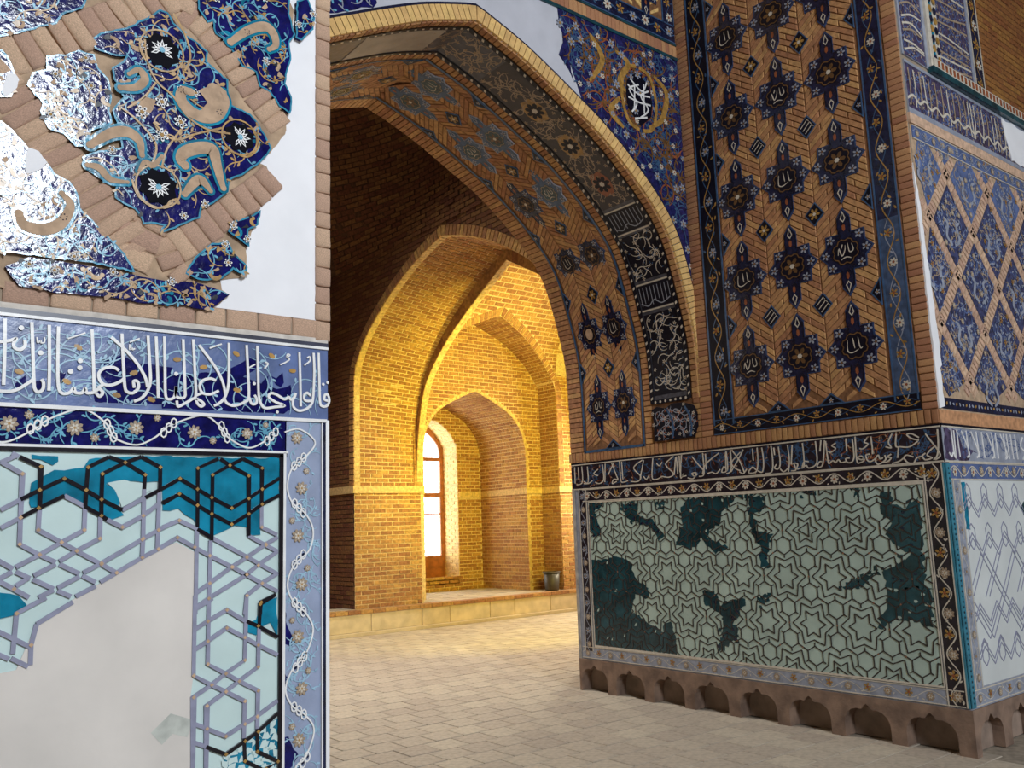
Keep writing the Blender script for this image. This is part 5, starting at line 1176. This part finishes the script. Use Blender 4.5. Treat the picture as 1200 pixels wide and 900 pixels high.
# --- bay: front surface with wall arch, recessed wall, niche
XB0, XB1, XCB = 8.40, 11.54, 9.95
def lean(z): return 0 if z < 4.5 else .40 * (z - 4.5) ** 2
class Lean(Plane):
    def __init__(s, y): super().__init__((0, y, 0), (1, 0, 0), (0, 0, 1), (0, -1, 0))
    def to3(s, u, v, h=0): return Vector((u, s.o.y - lean(v) - h, v))
PB_ = Lean(YJ); WA = mirror(half([(XB1, ZL1), (XB1, 4.14), (11.44, 4.43), (11.16, 4.78), (10.7, 5.12), (10.24, 5.33), (XCB, 5.44)]), XCB)
top = 6.95
b = B(PB_)
N = 64
for i in range(N):
    xa, xb = XB0 + (13.2 - XB0) * i / N, XB0 + (13.2 - XB0) * (i + 1) / N
    def zlo(x):
        if x >= XB1: return 0.
        r = [p for p in WA]; best = None
        for k in range(len(r) - 1):
            if min(r[k][0], r[k + 1][0]) - 1e-6 <= x <= max(r[k][0], r[k + 1][0]) + 1e-6 and abs(r[k][0] - r[k + 1][0]) > 1e-6:
                f = (x - r[k][0]) / (r[k + 1][0] - r[k][0]); best = r[k][1] + (r[k + 1][1] - r[k][1]) * f
        return best if best else 4.0
    za, zb = (0., 0.) if xa >= XB1 - .03 else (zlo(xa), zlo(min(xb, XB1 - .001)))
    M_ = 14
    for k in range(M_):
        p = [(xa, za + (top - za) * k / M_), (xb, zb + (top - zb) * k / M_), (xb, zb + (top - zb) * (k + 1) / M_), (xa, za + (top - za) * (k + 1) / M_)]
        b.add([b.fr.to3(*q_) for q_ in p], [(0, 1, 2, 3)], mort_h)
b.make('vault', bay)
wa_o = offs(WA, .13); wa_o = wa_o if wa_o[len(wa_o) // 2][1] > WA[len(WA) // 2][1] else offs(WA, -.13)
hole = [(2 * XCB - XB1, 0)] + [p for p in reversed(wa_o)] + [(XB1, 0)]
hole = [(x if x < XB1 else XB1, z) for x, z in hole]
b = B(PB_); lay(b, [[(XB0, ZL1), (13.2, ZL1), (13.2, top), (XB0, top)], hole], ZL1, top, brick_h); lay(b, [[(XB1, ZP), (13.2, ZP), (13.2, ZL0), (XB1, ZL0)]], ZP, ZL0, brick_h); b.make('vault_brick', bay, 'yellow lit brick vault above the wall arch', 'stuff')
sg2 = .13 if offs(WA, .13)[len(WA) // 2][1] > WA[len(WA) // 2][1] else -.13
vouss(PB_, [p for p in WA], sg2, 90, brick_h, 0, .010, bay, label='voussoirs of the wall arch')
# soffit of the wall arch, from the leaning front to the recessed wall
b = B(planeY(YW)); n = 70; wr = resample([(XB1, 0)] + WA + [(2 * XCB - XB1, 0)], n)
for i in range(n):
    a, c = wr[i], wr[i + 1]; m = 4
    for k in range(m):
        fa = [Vector((p[0], (YJ - lean(p[1])) * (1 - t) + YW * t, p[1])) for p in (a, c) for t in (k / m, (k + 1) / m)]
        b.add([fa[0], fa[1], fa[3], fa[2]], [(0, 1, 2, 3)], mort_h)
b.make('wall_arch_soffit', bay)
class Strip(Plane):
    def __init__(s): super().__init__((XB1, 0, 0), (0, -1, 0), (0, 0, 1), (-1, 0, 0)); s.pr = resample([(XB1, ZP)] + WA, 200); s.L = sum(math.dist(s.pr[i], s.pr[i + 1]) for i in range(200))
    def to3(s, u, v, h=0):
        t = min(max(v / s.L, 0), .9999) * 200; i = int(t); f = t - i; a, c = s.pr[i], s.pr[i + 1]; l = math.dist(a, c) or 1
        x, z = a[0] + (c[0] - a[0]) * f, a[1] + (c[1] - a[1]) * f; nx, nz = -(c[1] - a[1]) / l, (c[0] - a[0]) / l
        y = (YJ - lean(z)) * (1 - u) + YW * u; return Vector((x + nx * h, y, z + nz * h))
stp = Strip(); b = B(stp); v = 0; k = 0; rn = random.Random(8)
while v < stp.L - .06:
    for a, c in (((.01, .42), (.45, .98)) if k % 2 else ((.01, .20), (.23, .64), (.67, .98))): b.brick([(c, v), (a, v), (a, v + .055), (c, v + .055)], 0, .008 + rn.uniform(-.003, .003), brick_h)
    v += .069; k += 1
b.make('wall_arch_brick', bay, kind='stuff')
# recessed wall with the niche
NI = mirror(half([(11.15, ZL1), (11.15, 2.95), (11.12, 3.2), (11.03, 3.46), (10.79, 3.74), (10.4, 3.96), (9.96, 4.15)]), 9.96)
nic = [(11.15, 0)] + NI + [(2 * 9.96 - 11.15, 0)]
PW = planeY(YW); wv_ = [(2 * XCB - XB1, 0)] + list(reversed(nic)) + [(XB1, 0)] + WA
b = B(PW); b.poly(wv_, 0, mort_h); b.make('recessed_wall', bay)
nio = offs(NI, .06); nio = nio if nio[len(nio) // 2][1] > NI[len(NI) // 2][1] else offs(NI, -.06)
hole2 = [(nio[0][0], 0)] + nio + [(nio[-1][0], 0)]
b = B(PW); lay(b, [[(2 * XCB - XB1, ZP), (XB1, ZP)] + WA, hole2], ZP, 5.4, brick_h, test=lambda u, v: not (ZL0 - .03 < v < ZL1)); b.make('recessed_brick', bay, 'bright yellow lit brick wall around the niche', 'stuff')
vouss(PW, [(11.15, ZP)] + NI, .06 if offs(NI, .1)[len(NI) // 2][1] > 4.15 else -.06, 80, brick_hl, 0, .012, bay, label='pale brick edge of the pointed niche')
# niche: barrel, back wall, window reveal
nb = Loft([(11.15, 0)] + NI + [(2 * 9.96 - 11.15, 0)], YW, [(11.15, 0)] + NI + [(2 * 9.96 - 11.15, 0)], YN, 'Y', 110); b = B(nb); nb.shell(b, mort_h); nb.courses(b, brick_h, ZP); b.make('niche_vault', bay, 'shaded brick vault and sides of the niche', 'stuff')
WI = mirror(half([(10.56, .63), (10.56, 3.0), (10.5, 3.34), (10.29, 3.61), (10.08, 3.74), (9.9, 3.78)]), 9.9)
PN = planeY(YN); b = B(PN); b.poly([(8.77, 0), (8.77, 4.4), (11.15, 4.4), (11.15, 0)][::-1], 0, mort_h, holes=[WI]); b.make('niche_back', bay)
b = B(PN); lay(b, [[(8.77, ZP), (11.15, ZP), (11.15, 4.3), (8.77, 4.3)], WI], ZP, 4.3, brick_h, test=lambda u, v: not (ZL0 - .03 < v < ZL1)); b.make('niche_brick', bay, kind='stuff')
wr_ = Loft(WI, YN, WI, YFR + .1, 'Y', 80); b = B(wr_); wr_.shell(b, mort_h); wr_.courses(b, brick_hl, 0); b.make('window_reveal', bay, 'daylit brick reveal of the arched window', 'stuff')
boxes = [(9.24, YN, .5, 10.56, YFR + .1, .63)]
boxm('window_sill_step', boxes, brick_h, bay)
# string course
LC = [(X1 - .04, YJ - .04, ZL0, 8.42, YJ + .2, ZL1), (X1 - .04, YJ + .2, ZL0, X1 + .02, 13.74, ZL1), (2 * XCB - XB1, YW - .035, ZL0, 8.77, YW + .05, ZL1), (11.15 - .03, YW - .035, ZL0, XB1, YW + .05, ZL1), (XB1 - .035, YJ + .05, ZL0, XB1 + .05, YW - .04, ZL1), (XB1 - .035, YJ - .04, ZL0, 13.19, YJ + .05, ZL1),
      (11.15 - .03, YW + .06, ZL0, 11.2, YN - .04, ZL1), (10.58, YN - .03, ZL0, 11.15, YN + .05, ZL1), (8.77, YN - .03, ZL0, 9.22, YN + .05, ZL1)]
for l in LC: boxm('string_course', [l], brick_hl, bay)
# end wall, near side and roof of the bay (seen only as bounce and from other positions)
b = B(planeX(13.2)); b.rect(-15, 0, -7.0, ZTOP, 0, mort_h); lay(b, [[(-13, .02), (-7.2, .02), (-7.2, 5), (-13, 5)]], .02, 5, brick_h); b.make('end_wall', bay)
near_s = Plane((0, 7.57, 0), (-1, 0, 0), (0, 0, 1), (0, 1, 0)); b = B(near_s); b.rect(-13.2, 0, -X1, ZTOP, 0, mort_h); lay(b, [[(-13.2, .02), (-X1, .02), (-X1, 3.3), (-13.2, 3.3)]], .02, 3.3, brick_h); b.make('near_wall', bay)
b = B(Plane((0, 0, 6.95), (1, 0, 0), (0, -1, 0), (0, 0, -1))); b.rect(8.3, -14, 13.3, -7, 0, mort_h); b.make('vault_crown', bay)
# --- rest of the dark hall: corner walls and dome
def octa(z, t):
    hx, hy = 3.29, 3.55; n = 48; out = []
    for i in range(n):
        a = 6.2832 * (i + .5) / n; c, s_ = math.cos(a), math.sin(a); k = 1 / max(abs(c), abs(s_)); e = k * (1 - t) + t * 1.0
        out.append(Vector((XC + hx * c * e * .999, 10.2 + hy * s_ * e * .999, z)))
    return out
lev = [(5.95, 0, 1), (6.3, .25, 1), (6.8, .7, 1), (7.3, 1, 1), (7.9, 1, .93), (8.5, 1, .78), (8.9, 1, .55), (9.2, 1, .28), (9.3, 1, .02)]
vs, fs = [], []
for z, t, r in lev:
    for p in octa(z, t): vs.append((XC + (p.x - XC) * r, 10.2 + (p.y - 10.2) * r, z))
for k in range(len(lev) - 1):
    for i in range(48): fs.append((k * 48 + i, k * 48 + (i + 1) % 48, (k + 1) * 48 + (i + 1) % 48, (k + 1) * 48 + i))
me = bpy.data.meshes.new('dome'); me.from_pydata(vs, [], fs); me.materials.append(mort_d); me.update(); put(me, 'dome', wall_hall, 'shade-toned brick dome over the hall')
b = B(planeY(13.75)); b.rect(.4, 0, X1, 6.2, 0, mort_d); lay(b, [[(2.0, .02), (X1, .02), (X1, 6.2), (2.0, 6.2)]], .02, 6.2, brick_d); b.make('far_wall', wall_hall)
b = B(Plane((.5, 0, 0), (0, 1, 0), (0, 0, 1), (1, 0, 0))); b.rect(YB, 0, 13.75, 6.2, 0, mort_d); b.make('opposite_wall', wall_hall)
# dome bricks, rings of slanting bricks on the corner transition
b = B(Plane((0, 0, 0), (1, 0, 0), (0, 1, 0), (0, 0, 1))); rn = random.Random(14)
def dome_pt(a, z):
    for k in range(len(lev) - 1):
        if lev[k][0] <= z <= lev[k + 1][0]:
            f = (z - lev[k][0]) / (lev[k + 1][0] - lev[k][0]); t = lev[k][1] + (lev[k + 1][1] - lev[k][1]) * f; r = lev[k][2] + (lev[k + 1][2] - lev[k][2]) * f
            c, s_ = math.cos(a), math.sin(a); e = (1 / max(abs(c), abs(s_))) * (1 - t) + t; return Vector((XC + 3.29 * c * e * r * .994, 10.2 + 3.55 * s_ * e * r * .994, z))
z = 5.97; k = 0
while z < 8.5:
    n = 90
    for i in range(-14, 34):
        a0 = 6.2832 * (i + (.5 if k % 2 else 0) + .04) / n; a1 = 6.2832 * (i + (.5 if k % 2 else 0) + .96) / n; m = rn.uniform(.993, 1.0)
        q_ = [dome_pt(a0, z), dome_pt(a1, z), dome_pt(a1, z + .058), dome_pt(a0, z + .058)]; q_ = [Vector((XC + (p.x - XC) * m, 10.2 + (p.y - 10.2) * m, p.z)) for p in q_]; b.add(q_, [(3, 2, 1, 0)], brick_d)
    z += .072; k += 1
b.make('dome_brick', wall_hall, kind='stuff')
# --- stone platform
plat = structure(boxm('trim_platform', [(.6, 12.62, 0, 13.15, 13.7, ZP - .05), (8.5, 13.3, 0, 11.6, YN + .02, ZP - .05)], mort_h), 'low stone platform edged with pale slabs along the brick bay', 'platform')
rn = random.Random(6); x = 2.0
while x < 13:
    l = rn.choice((.55, .75, .85, .95)); e = .008; boxm('kerb_slab', [(x + e, 12.60 + rn.uniform(-.006, .004), .055, x + l - e, 12.66, ZP - .06)], kerb, plat); x += l
x = 2.0
while x < 13: boxm('edge_brick', [(x + .004, 12.585, ZP - .055, x + .216, 12.80, ZP + rn.uniform(-.003, .003))], brick_h, plat); x += .22
boxm('kerb_foot', [(2.0, 12.50, 0, 13.1, 12.63, .05)], kerb, plat)
b = B(PFL); x = 2.0
while x < 13:
    y = 12.81
    while y < 14.8:
        if y < 13.3 or 8.5 < x < 11.5: b.brick([(x + .006, y + .006), (x + .244, y + .006), (x + .244, y + .244), (x + .006, y + .244)], ZP - .05, ZP + rn.uniform(-.003, .003), paver_m)
        y += .25
    x += .25
b.make('platform_paver', plat, kind='stuff')
# --- window of the niche
win = bpy.data.objects.new('window_1', None); COL.objects.link(win); win.location = (9.9, YFR, .63); structure(win, 'tall arched wooden window door glowing with daylight', 'window')
def wpart(bb, name, par, label=None): 
    o = bb.make(name, par, label)
    if o: o.matrix_parent_inverse = Matrix.Translation((-9.9, -YFR, -.63))
    return o
PWN = planeY(YFR)
inn = mirror(half([(10.47, 3.06), (10.42, 3.30), (10.24, 3.50), (10.06, 3.60), (9.9, 3.63)]), 9.9)
b = B(PWN); b.poly(WI, .03, wood, -.04, holes=[[(9.97, 1.06), (10.46, 1.06), (10.46, 2.24), (9.97, 2.24)], [(9.34, 1.06), (9.83, 1.06), (9.83, 2.24), (9.34, 2.24)], [(9.97, 2.33), (10.47, 2.33), (10.47, 2.98), (9.97, 2.98)], [(9.33, 2.33), (9.83, 2.33), (9.83, 2.98), (9.33, 2.98)], inn]); wpart(b, 'window_frame', win, 'varnished brown timber frame')
b = B(PWN)
for u in (10.215, 9.585): b.rect(u - .19, .72, u + .19, 1.0, .04, wood, .03)
wpart(b, 'lower_panel', win)
b = B(PWN); b.rect(9.86, .66, 9.94, 2.98, .045, wood, .03); wpart(b, 'meeting_stile', win)
b = B(PWN); b.rect(9.33, 1.885, 10.46, 1.915, .0, M('window_bar', (170, 120, 130), .5), -.02); wpart(b, 'glazing_bar', win)
for (x0, z0, x1_, z1) in ((9.97, 1.06, 10.46, 2.24), (9.34, 1.06, 9.83, 2.24), (9.97, 2.33, 10.47, 2.98), (9.33, 2.33, 9.83, 2.98)):
    b = B(PWN); b.rect(x0 - .01, z0 - .01, x1_ + .01, z1 + .01, -.02, pane, -.026); wpart(b, 'pane', win)
b = B(PWN); b.poly([(x, z) for x, z in inn], -.02, pane, -.026); wpart(b, 'pane', win, 'arched top pane')
# --- waste bin
bx, by = 11.31, 12.90
wb = bpy.data.objects.new('waste_bin', None); COL.objects.link(wb); wb.location = (bx, by, ZP + .003); wb['label'] = 'dark grey plastic waste bin standing on the platform beside the niche'; wb['category'] = 'bin'
def lathe(name, prof, mat, par, n=28):
    vs, fs = [], []
    for r, z in prof:
        for i in range(n): vs.append((r * math.cos(6.2832 * i / n), r * math.sin(6.2832 * i / n), z))
    for k in range(len(prof) - 1):
        for i in range(n): fs.append((k * n + i, k * n + (i + 1) % n, (k + 1) * n + (i + 1) % n, (k + 1) * n + i))
    fs.append(tuple(reversed(range(n))))
    me = bpy.data.meshes.new(name); me.from_pydata(vs, [], fs); me.materials.append(mat)
    for p in me.polygons: p.use_smooth = len(p.vertices) == 4
    me.update(); return put(me, name, par)
lathe('body', [(.125, 0), (.128, .01), (.158, .33), (.150, .33), (.122, .02), (.0, .02)], binm, wb)
lathe('rim', [(.156, .320), (.170, .322), (.172, .338), (.166, .345), (.150, .343), (.150, .325)], binm, wb)
